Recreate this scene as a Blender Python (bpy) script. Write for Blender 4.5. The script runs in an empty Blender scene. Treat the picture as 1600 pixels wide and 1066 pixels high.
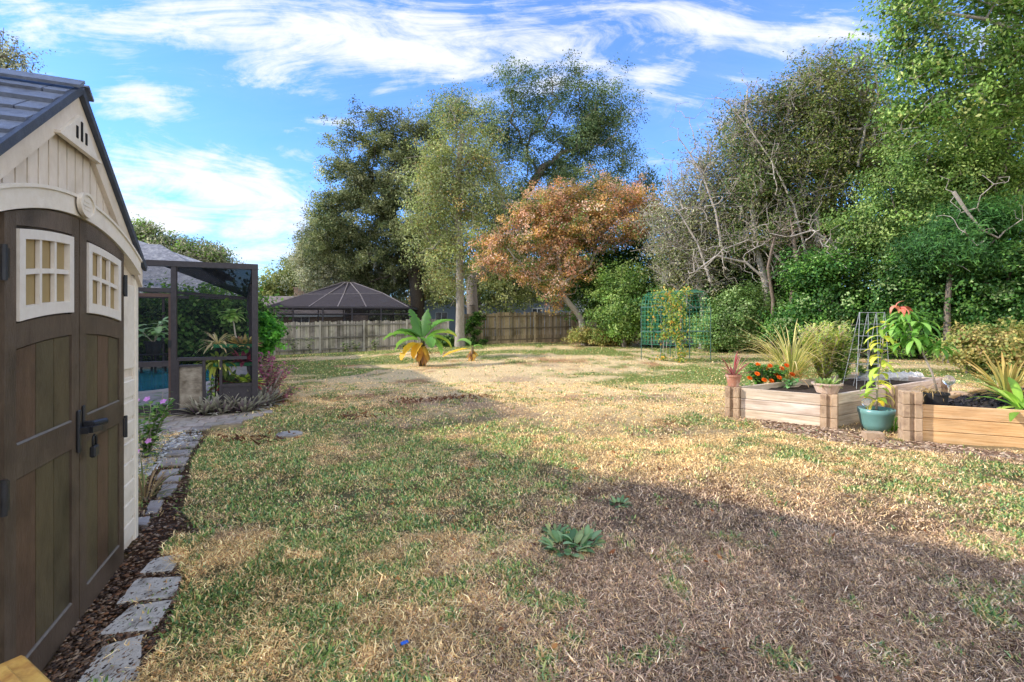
import bpy, math, random
import numpy as np
from mathutils import Vector, Matrix
R = math.radians
SC = bpy.context.scene
COL = SC.collection
F, U0, V0, H = 755.6, 800.0, 501.0, 1.4      # focal length in photo pixels, principal point, camera height
rng = np.random.default_rng(7)
random.seed(7)

# ------------------------------------------------------------------ numpy noise and terrain
def _hash(ix, iy, seed):
    n = (ix.astype(np.int64) * 374761393 + iy.astype(np.int64) * 668265263 + seed * 1442695041) & 0x7fffffff
    n = ((n ^ (n >> 13)) * 1274126177) & 0x7fffffff
    n = (n ^ (n >> 16)) & 0xffff
    return n / 65535.0
def vnoise(x, y, seed=0):
    x = np.asarray(x, float); y = np.asarray(y, float)
    ix = np.floor(x); iy = np.floor(y); fx = x - ix; fy = y - iy
    fx = fx * fx * (3 - 2 * fx); fy = fy * fy * (3 - 2 * fy)
    a = _hash(ix, iy, seed); b = _hash(ix + 1, iy, seed); c = _hash(ix, iy + 1, seed); d = _hash(ix + 1, iy + 1, seed)
    return (a * (1 - fx) + b * fx) * (1 - fy) + (c * (1 - fx) + d * fx) * fy
def fbm(x, y, seed=0, oct=4):
    s = 0.0; a = 0.5; t = 0
    for o in range(oct):
        s = s + a * vnoise(np.asarray(x) * 2 ** o, np.asarray(y) * 2 ** o, seed + o * 17); t += a; a *= 0.5
    return s / t
def ground(x, y):
    x = np.asarray(x, float); y = np.asarray(y, float)
    L = np.interp(x, [-60, -30, -14, 0, 8, 20, 60], [-1.0, -.85, -.57, .02, .15, .35, .7])
    s = np.clip((y - 5) / 22, 0, 1.4); s = np.where(s < 1, s * s * (1.6 - .6 * s), 1 + .4 * (s - 1))
    b = (fbm(x * .5, y * .5, 3, 3) - .5) * .07 + (fbm(x * 2.2, y * 2.2, 5, 2) - .5) * .03
    return s * L + b * np.clip((np.hypot(x, y) - .8) / 2, 0, 1) * np.clip((x + 2.2) / 1.2, .15, 1)
def gz(x, y): return float(ground(x, y))
def PG(u, v):
    """point of the ground seen at photo pixel u, v"""
    d = F * H / (v - V0)
    for _ in range(16):
        d = .4 * d + .6 * F * (H - gz((u - U0) / F * d, d)) / (v - V0)
    x = (u - U0) / F * d
    return Vector((x, d, gz(x, d)))
def PGv(u, v):
    u = np.asarray(u, float); v = np.asarray(v, float); d = F * H / (v - V0)
    for _ in range(16): d = .4 * d + .6 * F * (H - ground((u - U0) / F * d, d)) / (v - V0)
    x = (u - U0) / F * d; return np.stack([x, d, ground(x, d)], -1)
def PD(u, v, d): return Vector(((u - U0) / F * d, d, H - (v - V0) / F * d))
def proj(x, y, z):
    y = np.maximum(y, .05)
    return U0 + F * x / y, V0 + F * (H - z) / y
def in_poly(u, v, poly):
    u = np.asarray(u); v = np.asarray(v); r = np.zeros(u.shape, bool); n = len(poly)
    for i in range(n):
        x1, y1 = poly[i]; x2, y2 = poly[(i + 1) % n]
        if y1 == y2: continue
        c = ((y1 > v) != (y2 > v)) & (u < (x2 - x1) * (v - y1) / (y2 - y1) + x1)
        r ^= c
    return r

# ------------------------------------------------------------------ mesh helpers
def raw_mesh(name, verts, loops, counts, mat, cols=None, parent=None, smooth=False):
    me = bpy.data.meshes.new(name)
    verts = np.asarray(verts, np.float32).reshape(-1, 3); loops = np.asarray(loops, np.int32).ravel(); counts = np.asarray(counts, np.int32)
    me.vertices.add(len(verts)); me.vertices.foreach_set('co', verts.ravel())
    me.loops.add(len(loops)); me.loops.foreach_set('vertex_index', loops)
    starts = np.zeros(len(counts), np.int32); starts[1:] = np.cumsum(counts)[:-1]
    me.polygons.add(len(counts)); me.polygons.foreach_set('loop_start', starts)
    try: me.polygons.foreach_set('loop_total', counts)
    except Exception: pass
    if smooth: me.polygons.foreach_set('use_smooth', np.ones(len(counts), bool))
    if cols is not None:
        at = me.color_attributes.new('Col', 'FLOAT_COLOR', 'POINT')
        c = np.ones((len(verts), 4), np.float32); c[:, :3] = cols
        at.data.foreach_set('color', c.ravel())
    me.update(calc_edges=True); me.validate()
    me.materials.append(mat)
    o = bpy.data.objects.new(name, me); COL.objects.link(o)
    if parent is not None: o.parent = parent
    return o
class MB:
    """collects shapes for ONE mesh object"""
    def __init__(s): s.v = []; s.f = []; s.c = []; s.cur = None
    def add(s, vs, fs, col=None):
        n = len(s.v); s.v += [tuple(p) for p in vs]; s.f += [tuple(n + i for i in f) for f in fs]
        s.c += [col or (1, 1, 1)] * len(vs); return s
    def box(s, x0, x1, y0, y1, z0, z1, M=None, col=None, bev=0.0):
        if bev > 0:
            return s.bbox(x0, x1, y0, y1, z0, z1, bev, M, col)
        vs = [(x, y, z) for z in (z0, z1) for x, y in ((x0, y0), (x1, y0), (x1, y1), (x0, y1))]
        if M is not None: vs = [M @ Vector(p) for p in vs]
        return s.add(vs, [(3, 2, 1, 0), (4, 5, 6, 7), (0, 1, 5, 4), (1, 2, 6, 5), (2, 3, 7, 6), (3, 0, 4, 7)], col)
    def bbox(s, x0, x1, y0, y1, z0, z1, b, M=None, col=None):
        vs = []; idx = {}
        for i, x in enumerate((x0, x1)):
            for j, y in enumerate((y0, y1)):
                for k, z in enumerate((z0, z1)):
                    sx = b if i == 0 else -b; sy = b if j == 0 else -b; sz = b if k == 0 else -b
                    idx[i, j, k, 0] = len(vs); vs.append((x, y + sy, z + sz))
                    idx[i, j, k, 1] = len(vs); vs.append((x + sx, y, z + sz))
                    idx[i, j, k, 2] = len(vs); vs.append((x + sx, y + sy, z))
        fs = []
        for i in (0, 1): fs.append([idx[i, j, k, 0] for j, k in ((0, 0), (1, 0), (1, 1), (0, 1))])
        for j in (0, 1): fs.append([idx[i, j, k, 1] for i, k in ((0, 0), (1, 0), (1, 1), (0, 1))])
        for k in (0, 1): fs.append([idx[i, j, k, 2] for i, j in ((0, 0), (1, 0), (1, 1), (0, 1))])
        for i in (0, 1):
            for j in (0, 1): fs.append([idx[i, j, 0, 0], idx[i, j, 1, 0], idx[i, j, 1, 1], idx[i, j, 0, 1]])
        for i in (0, 1):
            for k in (0, 1): fs.append([idx[i, 0, k, 0], idx[i, 1, k, 0], idx[i, 1, k, 2], idx[i, 0, k, 2]])
        for j in (0, 1):
            for k in (0, 1): fs.append([idx[0, j, k, 1], idx[1, j, k, 1], idx[1, j, k, 2], idx[0, j, k, 2]])
        for i in (0, 1):
            for j in (0, 1):
                for k in (0, 1): fs.append([idx[i, j, k, 0], idx[i, j, k, 1], idx[i, j, k, 2]])
        c = Vector(((x0 + x1) / 2, (y0 + y1) / 2, (z0 + z1) / 2)); out = []
        for f in fs:
            p = [Vector(vs[i]) for i in f]; n = (p[1] - p[0]).cross(p[2] - p[0]); m = sum(p, Vector()) / len(p)
            out.append(f if n.dot(m - c) > 0 else f[::-1])
        if M is not None: vs = [M @ Vector(p) for p in vs]
        return s.add(vs, out, col)
    def bar(s, a, b, w, t, up=(0, 0, 1), col=None):
        a = Vector(a); b = Vector(b); d = b - a; L = d.length
        if L < 1e-6: return s
        d.normalize(); up = Vector(up)
        if abs(d.dot(up)) > .98: up = Vector((0, 1, 0)) if abs(d.y) < .9 else Vector((1, 0, 0))
        sd = d.cross(up).normalized(); u2 = sd.cross(d)
        M = Matrix(((d.x, sd.x, u2.x, a.x), (d.y, sd.y, u2.y, a.y), (d.z, sd.z, u2.z, a.z), (0, 0, 0, 1)))
        return s.box(0, L, -w / 2, w / 2, -t / 2, t / 2, M, col)
    def tube(s, pts, rad, n=8, col=None, cap=True):
        pts = [Vector(p) for p in pts]
        if not hasattr(rad, '__len__'): rad = [rad] * len(pts)
        vs = []; fs = []; prev = None
        for i, p in enumerate(pts):
            d = (pts[min(i + 1, len(pts) - 1)] - pts[max(i - 1, 0)]).normalized()
            if prev is None:
                prev = d.cross(Vector((0, 0, 1)) if abs(d.z) < .9 else Vector((1, 0, 0))).normalized()
            a = (prev - d * prev.dot(d)).normalized(); b = d.cross(a); prev = a
            for k in range(n):
                t = 2 * math.pi * k / n; vs.append(p + (a * math.cos(t) + b * math.sin(t)) * rad[i])
        for i in range(len(pts) - 1):
            for k in range(n):
                k2 = (k + 1) % n; fs.append((i * n + k, i * n + k2, (i + 1) * n + k2, (i + 1) * n + k))
        if cap: fs.append(tuple(range(n))[::-1]); fs.append(tuple((len(pts) - 1) * n + k for k in range(n)))
        return s.add(vs, fs, col)
    def lathe(s, prof, n=24, M=None, col=None):
        vs = []; fs = []
        for r, z in prof:
            for k in range(n):
                t = 2 * math.pi * k / n; vs.append((r * math.cos(t), r * math.sin(t), z))
        for i in range(len(prof) - 1):
            for k in range(n):
                k2 = (k + 1) % n; fs.append((i * n + k, i * n + k2, (i + 1) * n + k2, (i + 1) * n + k))
        if M is not None: vs = [M @ Vector(p) for p in vs]
        return s.add(vs, fs, col)
    def prism(s, poly, t0, t1, fr, col=None):
        """poly of (a, b), extruded from t0 to t1, fr(a, b, t) -> point"""
        n = len(poly); vs = [fr(a, b, t0) for a, b in poly] + [fr(a, b, t1) for a, b in poly]
        fs = [tuple(range(n)), tuple(range(n, 2 * n))[::-1]] + [(i, n + i, n + (i + 1) % n, (i + 1) % n) for i in range(n)]
        return s.add(vs, fs, col)
    def build(s, name, mat, parent=None, smooth=False, recalc=True, bevel=0.0):
        me = bpy.data.meshes.new(name); me.from_pydata(s.v, [], s.f)
        at = me.color_attributes.new('Col', 'FLOAT_COLOR', 'POINT')
        c = np.ones((len(s.v), 4), np.float32); c[:, :3] = np.array(s.c, np.float32).reshape(-1, 3); at.data.foreach_set('color', c.ravel())
        if recalc:
            import bmesh
            bm = bmesh.new(); bm.from_mesh(me); bmesh.ops.recalc_face_normals(bm, faces=bm.faces); bm.to_mesh(me); bm.free()
        if smooth:
            me.polygons.foreach_set('use_smooth', np.ones(len(me.polygons), bool))
        me.materials.append(mat); me.update()
        o = bpy.data.objects.new(name, me); COL.objects.link(o)
        if parent is not None: o.parent = parent
        if bevel:
            b = o.modifiers.new('bevel', 'BEVEL'); b.width = bevel; b.segments = 2; b.limit_method = 'ANGLE'
        return o
def tag(o, label=None, cat=None, group=None, kind=None):
    if label: o['label'] = label
    if cat: o['category'] = cat
    if group: o['group'] = group
    if kind: o['kind'] = kind
    return o
def thing(name, label, cat, loc=(0, 0, 0), rz=0, group=None):
    o = bpy.data.objects.new(name, None); COL.objects.link(o); o.location = loc; o.rotation_euler = (0, 0, rz); o.empty_display_size = .1
    return tag(o, label, cat, group)
def copy_tree(o, parent=None):
    c = o.copy(); COL.objects.link(c)
    if parent is not None: c.parent = parent
    for ch in list(o.children): copy_tree(ch, c)
    return c

# ------------------------------------------------------------------ materials
def srgb(r, g, b):
    f = lambda c: c / 12.92 if c <= .04045 else ((c + .055) / 1.055) ** 2.4
    return tuple(f(c / 255.0) for c in (r, g, b))
def nodes(name):
    m = bpy.data.materials.new(name); m.use_nodes = True; nt = m.node_tree; nt.nodes.clear()
    out = nt.nodes.new('ShaderNodeOutputMaterial'); return m, nt, out
def N(nt, typ, **kw):
    n = nt.nodes.new(typ)
    for k, v in kw.items():
        if k in n.inputs.keys(): n.inputs[k].default_value = v
        else: setattr(n, k, v)
    return n
def ramp(nt, fac, stops):
    r = nt.nodes.new('ShaderNodeValToRGB'); e = r.color_ramp.elements
    while len(e) < len(stops): e.new(.5)
    for i, (p, c) in enumerate(stops): e[i].position = p; e[i].color = (*c, 1)
    nt.links.new(fac, r.inputs[0]); return r.outputs[0]
def surf(name, c1, c2=None, scale=8, stretch=(1, 1, 1), rough=.7, bump=.15, bscale=None, detail=6, spec=.3, metallic=0, attr=False, dirt=None, dscale=2.0):
    m, nt, out = nodes(name); L = nt.links
    tc = N(nt, 'ShaderNodeTexCoord'); mp = N(nt, 'ShaderNodeMapping'); mp.inputs['Scale'].default_value = stretch
    L.new(tc.outputs['Object'], mp.inputs[0])
    ns = N(nt, 'ShaderNodeTexNoise', Scale=scale, Detail=detail, Roughness=.65); L.new(mp.outputs[0], ns.inputs['Vector'])
    col = ramp(nt, ns.outputs[0], [(.3, c1), (.7, c2 or c1)])
    if dirt:
        n2 = N(nt, 'ShaderNodeTexNoise', Scale=dscale, Detail=5, Roughness=.6); L.new(tc.outputs['Object'], n2.inputs['Vector'])
        mr = N(nt, 'ShaderNodeMapRange'); L.new(n2.outputs[0], mr.inputs[0]); mr.inputs[1].default_value = .5; mr.inputs[2].default_value = .72
        mx = N(nt, 'ShaderNodeMix', data_type='RGBA'); L.new(mr.outputs[0], mx.inputs[0]); L.new(col, mx.inputs[6]); mx.inputs[7].default_value = (*dirt, 1); col = mx.outputs[2]
    if attr:
        a = N(nt, 'ShaderNodeVertexColor', layer_name='Col'); mx = N(nt, 'ShaderNodeMix', data_type='RGBA', blend_type='MULTIPLY'); mx.inputs[0].default_value = 1
        L.new(col, mx.inputs[6]); L.new(a.outputs[0], mx.inputs[7]); col = mx.outputs[2]
    p = N(nt, 'ShaderNodeBsdfPrincipled', Roughness=rough, Metallic=metallic); p.inputs['Specular IOR Level'].default_value = spec
    L.new(col, p.inputs['Base Color'])
    if bump:
        nb = N(nt, 'ShaderNodeTexNoise', Scale=bscale or scale * 3, Detail=8, Roughness=.7); L.new(mp.outputs[0], nb.inputs['Vector'])
        b = N(nt, 'ShaderNodeBump', Strength=bump, Distance=.02); L.new(nb.outputs[0], b.inputs['Height']); L.new(b.outputs[0], p.inputs['Normal'])
    L.new(p.outputs[0], out.inputs[0]); return m
def leaf_material(name, trans=.35, gloss=.03, bright=1.0):
    m, nt, out = nodes(name); L = nt.links
    a = N(nt, 'ShaderNodeVertexColor', layer_name='Col'); d = N(nt, 'ShaderNodeBsdfDiffuse'); t = N(nt, 'ShaderNodeBsdfTranslucent'); g = N(nt, 'ShaderNodeBsdfGlossy', Roughness=.5)
    b = N(nt, 'ShaderNodeMix', data_type='RGBA', blend_type='MULTIPLY'); b.inputs[0].default_value = 1; L.new(a.outputs[0], b.inputs[6]); b.inputs[7].default_value = (bright, bright, bright, 1)
    L.new(b.outputs[2], d.inputs[0])
    mx0 = N(nt, 'ShaderNodeMix', data_type='RGBA', blend_type='MULTIPLY'); mx0.inputs[0].default_value = 1; L.new(b.outputs[2], mx0.inputs[6]); mx0.inputs[7].default_value = (1.12, 1.15, .8, 1)
    L.new(mx0.outputs[2], t.inputs[0]); g.inputs[0].default_value = (.7, .72, .7, 1)
    m1 = N(nt, 'ShaderNodeMixShader'); m1.inputs[0].default_value = trans; L.new(d.outputs[0], m1.inputs[1]); L.new(t.outputs[0], m1.inputs[2])
    m2 = N(nt, 'ShaderNodeMixShader'); m2.inputs[0].default_value = gloss; L.new(m1.outputs[0], m2.inputs[1]); L.new(g.outputs[0], m2.inputs[2])
    L.new(m2.outputs[0], out.inputs[0]); return m
def screen_material(name, col, opac, graze=.45):
    m, nt, out = nodes(name); L = nt.links
    d = N(nt, 'ShaderNodeBsdfDiffuse'); d.inputs[0].default_value = (*col, 1); t = N(nt, 'ShaderNodeBsdfTransparent')
    lw = N(nt, 'ShaderNodeLayerWeight', Blend=.35); mr = N(nt, 'ShaderNodeMapRange'); L.new(lw.outputs['Facing'], mr.inputs[0]); mr.inputs[3].default_value = opac; mr.inputs[4].default_value = min(1, opac + graze)
    mx = N(nt, 'ShaderNodeMixShader'); L.new(mr.outputs[0], mx.inputs[0]); L.new(t.outputs[0], mx.inputs[1]); L.new(d.outputs[0], mx.inputs[2]); L.new(mx.outputs[0], out.inputs[0]); return m
LEAF = leaf_material('leaf', .40, .02, 1.55); GRASS = leaf_material('grass_blade', .25, .01, 1.6); PETAL = leaf_material('petal', .3, .01, 1.2)
BARK = surf('bark', srgb(96, 86, 76), srgb(140, 128, 114), 6, (4, 4, 1), .9, .6, 14)
BARK_PALE = surf('bark_pale', srgb(140, 130, 118), srgb(178, 168, 154), 5, (3, 3, 1), .9, .4, 12)
BARK_DARK = surf('bark_dark', srgb(62, 54, 46), srgb(92, 82, 70), 6, (4, 4, 1), .9, .6, 14)
TWIG_GREY = surf('twig_grey', srgb(150, 138, 126), srgb(198, 186, 172), 5, (3, 3, 1), .9, .2, 12)

# ------------------------------------------------------------------ camera, sun, sky
cam = bpy.data.cameras.new('camera'); cam.sensor_width = 36; cam.lens = F * 36 / 1600; cam.clip_end = 2000; cam.clip_start = .05
cam.shift_y = (V0 - 533) / 1600.0
co = bpy.data.objects.new('camera', cam); COL.objects.link(co); co.location = (0, 0, H); co.rotation_euler = (R(90), 0, 0); SC.camera = co
SUN_AZ = Vector((-.99, -.10)).normalized(); SUN_EL = R(30)
to_sun = Vector((SUN_AZ.x * math.cos(SUN_EL), SUN_AZ.y * math.cos(SUN_EL), math.sin(SUN_EL)))
sl = bpy.data.lights.new('sun', 'SUN'); sl.energy = 5.0; sl.angle = R(.5); sl.color = (1, .93, .82)
so = bpy.data.objects.new('sun', sl); COL.objects.link(so); so.rotation_euler = to_sun.to_track_quat('Z', 'Y').to_euler(); so.location = (0, 0, 30)
W = bpy.data.worlds.new('World'); SC.world = W; W.use_nodes = True; nt = W.node_tree; nt.nodes.clear(); L = nt.links
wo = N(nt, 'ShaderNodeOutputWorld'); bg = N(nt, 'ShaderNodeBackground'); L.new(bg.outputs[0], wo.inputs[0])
SKY_STRENGTH = .15
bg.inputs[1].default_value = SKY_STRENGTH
sky = N(nt, 'ShaderNodeTexSky', sky_type='NISHITA', sun_disc=False); sky.sun_elevation = SUN_EL; sky.sun_rotation = math.atan2(to_sun.x, to_sun.y) % (2 * math.pi)
sky.air_density = 1.0; sky.dust_density = .3; sky.ozone_density = 2.5
tc = N(nt, 'ShaderNodeTexCoord'); sep = N(nt, 'ShaderNodeSeparateXYZ'); L.new(tc.outputs['Generated'], sep.inputs[0])
def M2(op, a, b=None, clamp=False):
    n = N(nt, 'ShaderNodeMath', operation=op); n.use_clamp = clamp
    for i, q in enumerate((a, b)):
        if q is None: continue
        if isinstance(q, (int, float)): n.inputs[i].default_value = q
        else: L.new(q, n.inputs[i])
    return n.outputs[0]
yy = M2('MAXIMUM', sep.outputs[1], .12); px = M2('DIVIDE', sep.outputs[0], yy); pz = M2('DIVIDE', M2('MAXIMUM', sep.outputs[2], 0.0), yy)
cmb = N(nt, 'ShaderNodeCombineXYZ'); L.new(px, cmb.inputs[0]); L.new(pz, cmb.inputs[1])
def sky_noise(scale, rot, stretch, detail, dist, off=0.0, rough=.6):
    mp = N(nt, 'ShaderNodeMapping'); mp.inputs['Rotation'].default_value = (0, 0, R(rot)); mp.inputs['Scale'].default_value = (1, stretch, 1); mp.inputs['Location'].default_value = (off, off * .7, off)
    L.new(cmb.outputs[0], mp.inputs[0]); n = N(nt, 'ShaderNodeTexNoise', Scale=scale, Detail=detail, Roughness=rough, Distortion=dist); L.new(mp.outputs[0], n.inputs['Vector']); return n.outputs[0]
n_st = sky_noise(2.4, 17, 4.2, 11, 1.6, 2.1, .68); n_pf = sky_noise(7.0, 8, 1.6, 8, .5, 4.1, .62); n_big = sky_noise(1.6, 10, 1.8, 4, .3, 8.3)
blobs = [  # u, v, ru, rv, rotation, weight: where the cloud banks hang
    (330, 40, 340, 66, 8, .84), (640, 60, 460, 84, 10, .86), (860, 95, 220, 36, 3, .62), (430, 105, 140, 40, 18, .55), (225, 152, 90, 36, 0, .85), (330, 290, 220, 52, 11, 1.1), (230, 335, 170, 46, 5, .9),
    (420, 345, 140, 44, 5, .9), (380, 400, 260, 40, 0, .75), (250, 420, 260, 60, 0, .5), (600, 140, 46, 20, -30, .55), (450, 240, 80, 16, 16, .5), (510, 190, 70, 12, 8, .42), (490, 210, 60, 12, 0, .45),
    (1020, 118, 80, 28, 5, .72), (1215, 62, 95, 36, -6, .75), (1080, 30, 190, 56, 5, .78), (1170, 150, 100, 44, 0, .5), (1560, 100, 90, 80, 0, .6), (960, 40, 130, 50, 0, .6), (1300, 30, 120, 40, 8, .5), (1050, 250, 60, 20, 0, .35), (60, 30, 120, 60, 20, .6), (160, 60, 120, 40, 20, .5), (760, 20, 260, 40, 4, .6), (1130, 215, 60, 18, 10, .3)]
acc = None
for (u, v, ru, rv, rot, wgt) in blobs:
    mp = N(nt, 'ShaderNodeMapping', vector_type='TEXTURE'); mp.inputs['Location'].default_value = ((u - U0) / F, (V0 - v) / F, 0); mp.inputs['Rotation'].default_value = (0, 0, -R(rot)); mp.inputs['Scale'].default_value = (ru / F, rv / F, 1)
    L.new(cmb.outputs[0], mp.inputs[0]); ln = N(nt, 'ShaderNodeVectorMath', operation='LENGTH'); L.new(mp.outputs[0], ln.inputs[0])
    q = M2('MULTIPLY', ln.outputs['Value'], ln.outputs['Value']); e = M2('POWER', 2.718, M2('MULTIPLY', q, -1.0)); e = M2('MULTIPLY', e, wgt)
    acc = e if acc is None else M2('MAXIMUM', acc, e)
# density: banks eroded by streaky and puffy noise
nz = M2('ADD', M2('MULTIPLY', n_st, .62), M2('MULTIPLY', n_pf, .38))
dens = M2('SUBTRACT', M2('ADD', M2('MULTIPLY', acc, 1.05), M2('MULTIPLY', M2('SUBTRACT', nz, .5), 3.5)), .22)
mrx = N(nt, 'ShaderNodeMapRange', interpolation_type='SMOOTHSTEP'); L.new(dens, mrx.inputs[0]); mrx.inputs[1].default_value = -.02; mrx.inputs[2].default_value = .85
thin = M2('MULTIPLY', M2('MULTIPLY', n_big, n_st), .36)
cd = M2('MULTIPLY', M2('MAXIMUM', mrx.outputs[0], thin), .93, True)
bk = N(nt, 'ShaderNodeMapRange', interpolation_type='SMOOTHSTEP'); L.new(M2('SUBTRACT', sep.outputs[1], M2('MULTIPLY', sep.outputs[0], .6)), bk.inputs[0]); bk.inputs[1].default_value = .15; bk.inputs[2].default_value = -.35; bk.inputs[3].default_value = 0; bk.inputs[4].default_value = .8  # white haze added behind and right of the camera to fill the shade
hz = M2('POWER', M2('SUBTRACT', 1.0, M2('MINIMUM', M2('MAXIMUM', sep.outputs[2], 0), 1.0)), 9.0)
tint = N(nt, 'ShaderNodeMix', data_type='RGBA', blend_type='MULTIPLY'); tint.inputs[0].default_value = 1; L.new(sky.outputs[0], tint.inputs[6]); tint.inputs[7].default_value = (.92, 1.60, 2.65, 1)
mz = N(nt, 'ShaderNodeMix', data_type='RGBA'); L.new(M2('MULTIPLY', hz, .36), mz.inputs[0]); L.new(tint.outputs[2], mz.inputs[6]); mz.inputs[7].default_value = (4.6, 6.2, 7.6, 1)
mc = N(nt, 'ShaderNodeMix', data_type='RGBA'); L.new(cd, mc.inputs[0]); L.new(mz.outputs[2], mc.inputs[6]); mc.inputs[7].default_value = (7.4, 7.5, 7.6, 1)
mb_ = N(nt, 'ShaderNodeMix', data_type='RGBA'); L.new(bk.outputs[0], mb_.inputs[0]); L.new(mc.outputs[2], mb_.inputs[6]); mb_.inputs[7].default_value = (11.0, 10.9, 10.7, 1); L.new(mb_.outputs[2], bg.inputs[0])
SC.view_settings.view_transform = 'Standard'; SC.view_settings.look = 'None'; SC.view_settings.exposure = 0; SC.view_settings.gamma = 1
SC.render.engine = 'CYCLES'; cy = SC.cycles
cy.max_bounces = 5; cy.diffuse_bounces = 2; cy.glossy_bounces = 2; cy.transmission_bounces = 4; cy.transparent_max_bounces = 16; cy.use_adaptive_sampling = True; cy.adaptive_threshold = .03
cy.use_denoising = True; cy.sample_clamp_indirect = 6
try: cy.denoiser = 'OPENIMAGEDENOISE'
except Exception: pass
# ------------------------------------------------------------------ ground and lawn
DIRT = [(60, 1075), (140, 930), (213, 838), (215, 800), (232, 740), (262, 690), (308, 668), (330, 676), (300, 720), (296, 765), (285, 800), (318, 838), (262, 862), (286, 905), (262, 985), (205, 1075)]
PATIO = [(150, 640), (272, 640), (390, 655), (376, 669), (310, 672), (150, 690)]
def sm(a, b, x): t = np.clip((x - a) / (b - a), 0, 1); return t * t * (3 - 2 * t)
SX, SY = -.394, .919                      # direction of the shed wall and of the path
def green_field(x, y):
    """how green the lawn is, 0 dead straw .. 1 green"""
    n = fbm(x * .55 + 3, y * .55, 21, 4); n2 = fbm(x * 2.0, y * 2.0, 31, 3); far = fbm(x * .13 + 9, y * .42, 41, 3)
    near = sm(9.5, 5.0, y)
    lft = sm(1.5, -1.5, x + (n - .5) * 2.2 - .16 * (y - 2))
    brown = np.exp(-(((x - 1.35) / 1.25) ** 2 + ((y - 2.6) / 1.6) ** 2))
    rgt = np.exp(-(((x - 5.2) / 2.3) ** 2 + ((y - 4.4) / 1.4) ** 2)) * .8 + np.exp(-(((x - 2.5) / .9) ** 2 + ((y - 2.2) / .5) ** 2)) * .5
    g = near * (.0 + 1.0 * lft * sm(8.5, 5.5, y + .5 * x) + rgt * 1.0 - .55 * brown) + (1 - near) * (.16 + 1.7 * sm(.42, .62, far) * sm(8, 13, y))
    g = g + (1 - near) * (.75 * np.exp(-(((x - 5) / 6) ** 2 + ((y - 20.5) / 1.7) ** 2)) + .75 * np.exp(-(((x + 5.0) / 1.6) ** 2 + ((y - 13.2) / .9) ** 2)) + .4 * np.exp(-(((x - 6.5) / 4) ** 2 + ((y - 14.5) / 1.6) ** 2)))
    g = g + (n - .5) * 1.45 + (n2 - .5) * 1.25
    return np.clip(g, 0, 1)
def brown_field(x, y):
    n = fbm(x * .8 + 5, y * .8 + 2, 55, 3)
    b = np.exp(-(((x - 1.6) / 1.8) ** 2 + ((y - 2.6) / 1.7) ** 2)) * .9 + sm(5.2, 3.6, y) * sm(-1.0, .6, x) * .5
    b = b + np.exp(-(((x + .9) / .9) ** 2 + ((y - 8.3) / .7) ** 2)) * .8 + sm(.6, .75, n) * .5 * sm(30, 8, y)
    return np.clip(b + (n - .5) * .7, 0, 1)
def grade(n0, lo, hi, mid0, mid1, step):
    c = list(np.arange(mid0, mid1 + 1e-6, step)); a = c[0]; s = step
    while a > lo: s = min(s * 1.16, 12); a -= s; c.insert(0, a)
    a = c[-1]; s = step
    while a < hi: s = min(s * 1.10, 12); a += s; c.append(a)
    return np.array(c)
gx = grade(0, -260, 260, -6, 7, .07); gy = grade(0, -60, 420, 1.0, 9.5, .07)
GX, GY = np.meshgrid(gx, gy); fx, fy = GX.ravel(), GY.ravel(); fz = ground(fx, fy)
near = (np.abs(fx) < 12) & (fy < 16) & (fy > -3)
fz = fz + np.where(near, (vnoise(fx * 9, fy * 9, 77) - .5) * .022, 0)
pu, pv = proj(fx, fy, fz); _po = PG(272, 648); _rx, _ry = fx - _po.x, fy - _po.y; _lx, _ly = _rx * .919 + _ry * .394, -_rx * .394 + _ry * .919; fz = fz - np.where((_lx < 1.0 - .02 * _ly) & (_lx > -4.3) & (_ly > .35) & (_ly < 9.6), .45, 0)
dirt = in_poly(pu, pv, DIRT) & (fy > 1) & (fy < 8) & (fx < -.8)
fz = fz - np.where(dirt, .012, 0)
g_ = green_field(fx, fy); b_ = brown_field(fx, fy)
straw = np.array(srgb(230, 204, 156)); deadc = np.array(srgb(176, 150, 124)); grn = np.array(srgb(116, 130, 62)); soil = np.array(srgb(84, 62, 46)); rust = np.array(srgb(150, 96, 58))
c = straw[None] * (1 - b_[:, None]) + deadc[None] * b_[:, None]
rf = sm(.62, .74, fbm(fx * .9 + 31, fy * .9, 91, 3))[:, None] * .7; c = c * (1 - rf) + rust[None] * rf
gg = (sm(.35, .75, g_) * np.where(fy < 9, .55, .95))[:, None]; c = c * (1 - gg) + grn[None] * gg
c = c * (1 - .62 * sm(8.5, 5.0, fy))[:, None]  # near soil darkened, stands in for the shade between the blades
c = np.where(dirt[:, None], soil[None], c)
# bare earth under the trees and along the hedge
und = sm(0, 1.6, fy + .25 * fx - 26.5 + (fbm(fx * .6, fy * .6, 66, 3) - .5) * 4)[:, None] * (fx > 2)[:, None] * .75; c = c * (1 - und) + np.array(srgb(150, 108, 76))[None] * und
und2 = sm(31, 36, fy)[:, None]; c = c * (1 - und2) + np.array(srgb(80, 84, 48))[None] * und2
nx, ny = len(gx), len(gy); idx = np.arange(nx * ny).reshape(ny, nx)
quads = np.stack([idx[:-1, :-1], idx[:-1, 1:], idx[1:, 1:], idx[1:, :-1]], -1).reshape(-1, 4)
GM = surf('lawn_soil', (.62, .6, .58), (1.18, 1.16, 1.12), 26, (1, 1, 1), .95, .9, 60, 8, .1, attr=True)
go = raw_mesh('ground', np.stack([fx, fy, fz], -1), quads, np.full(len(quads), 4), GM, c, smooth=True); tag(go, kind='structure')

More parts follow.
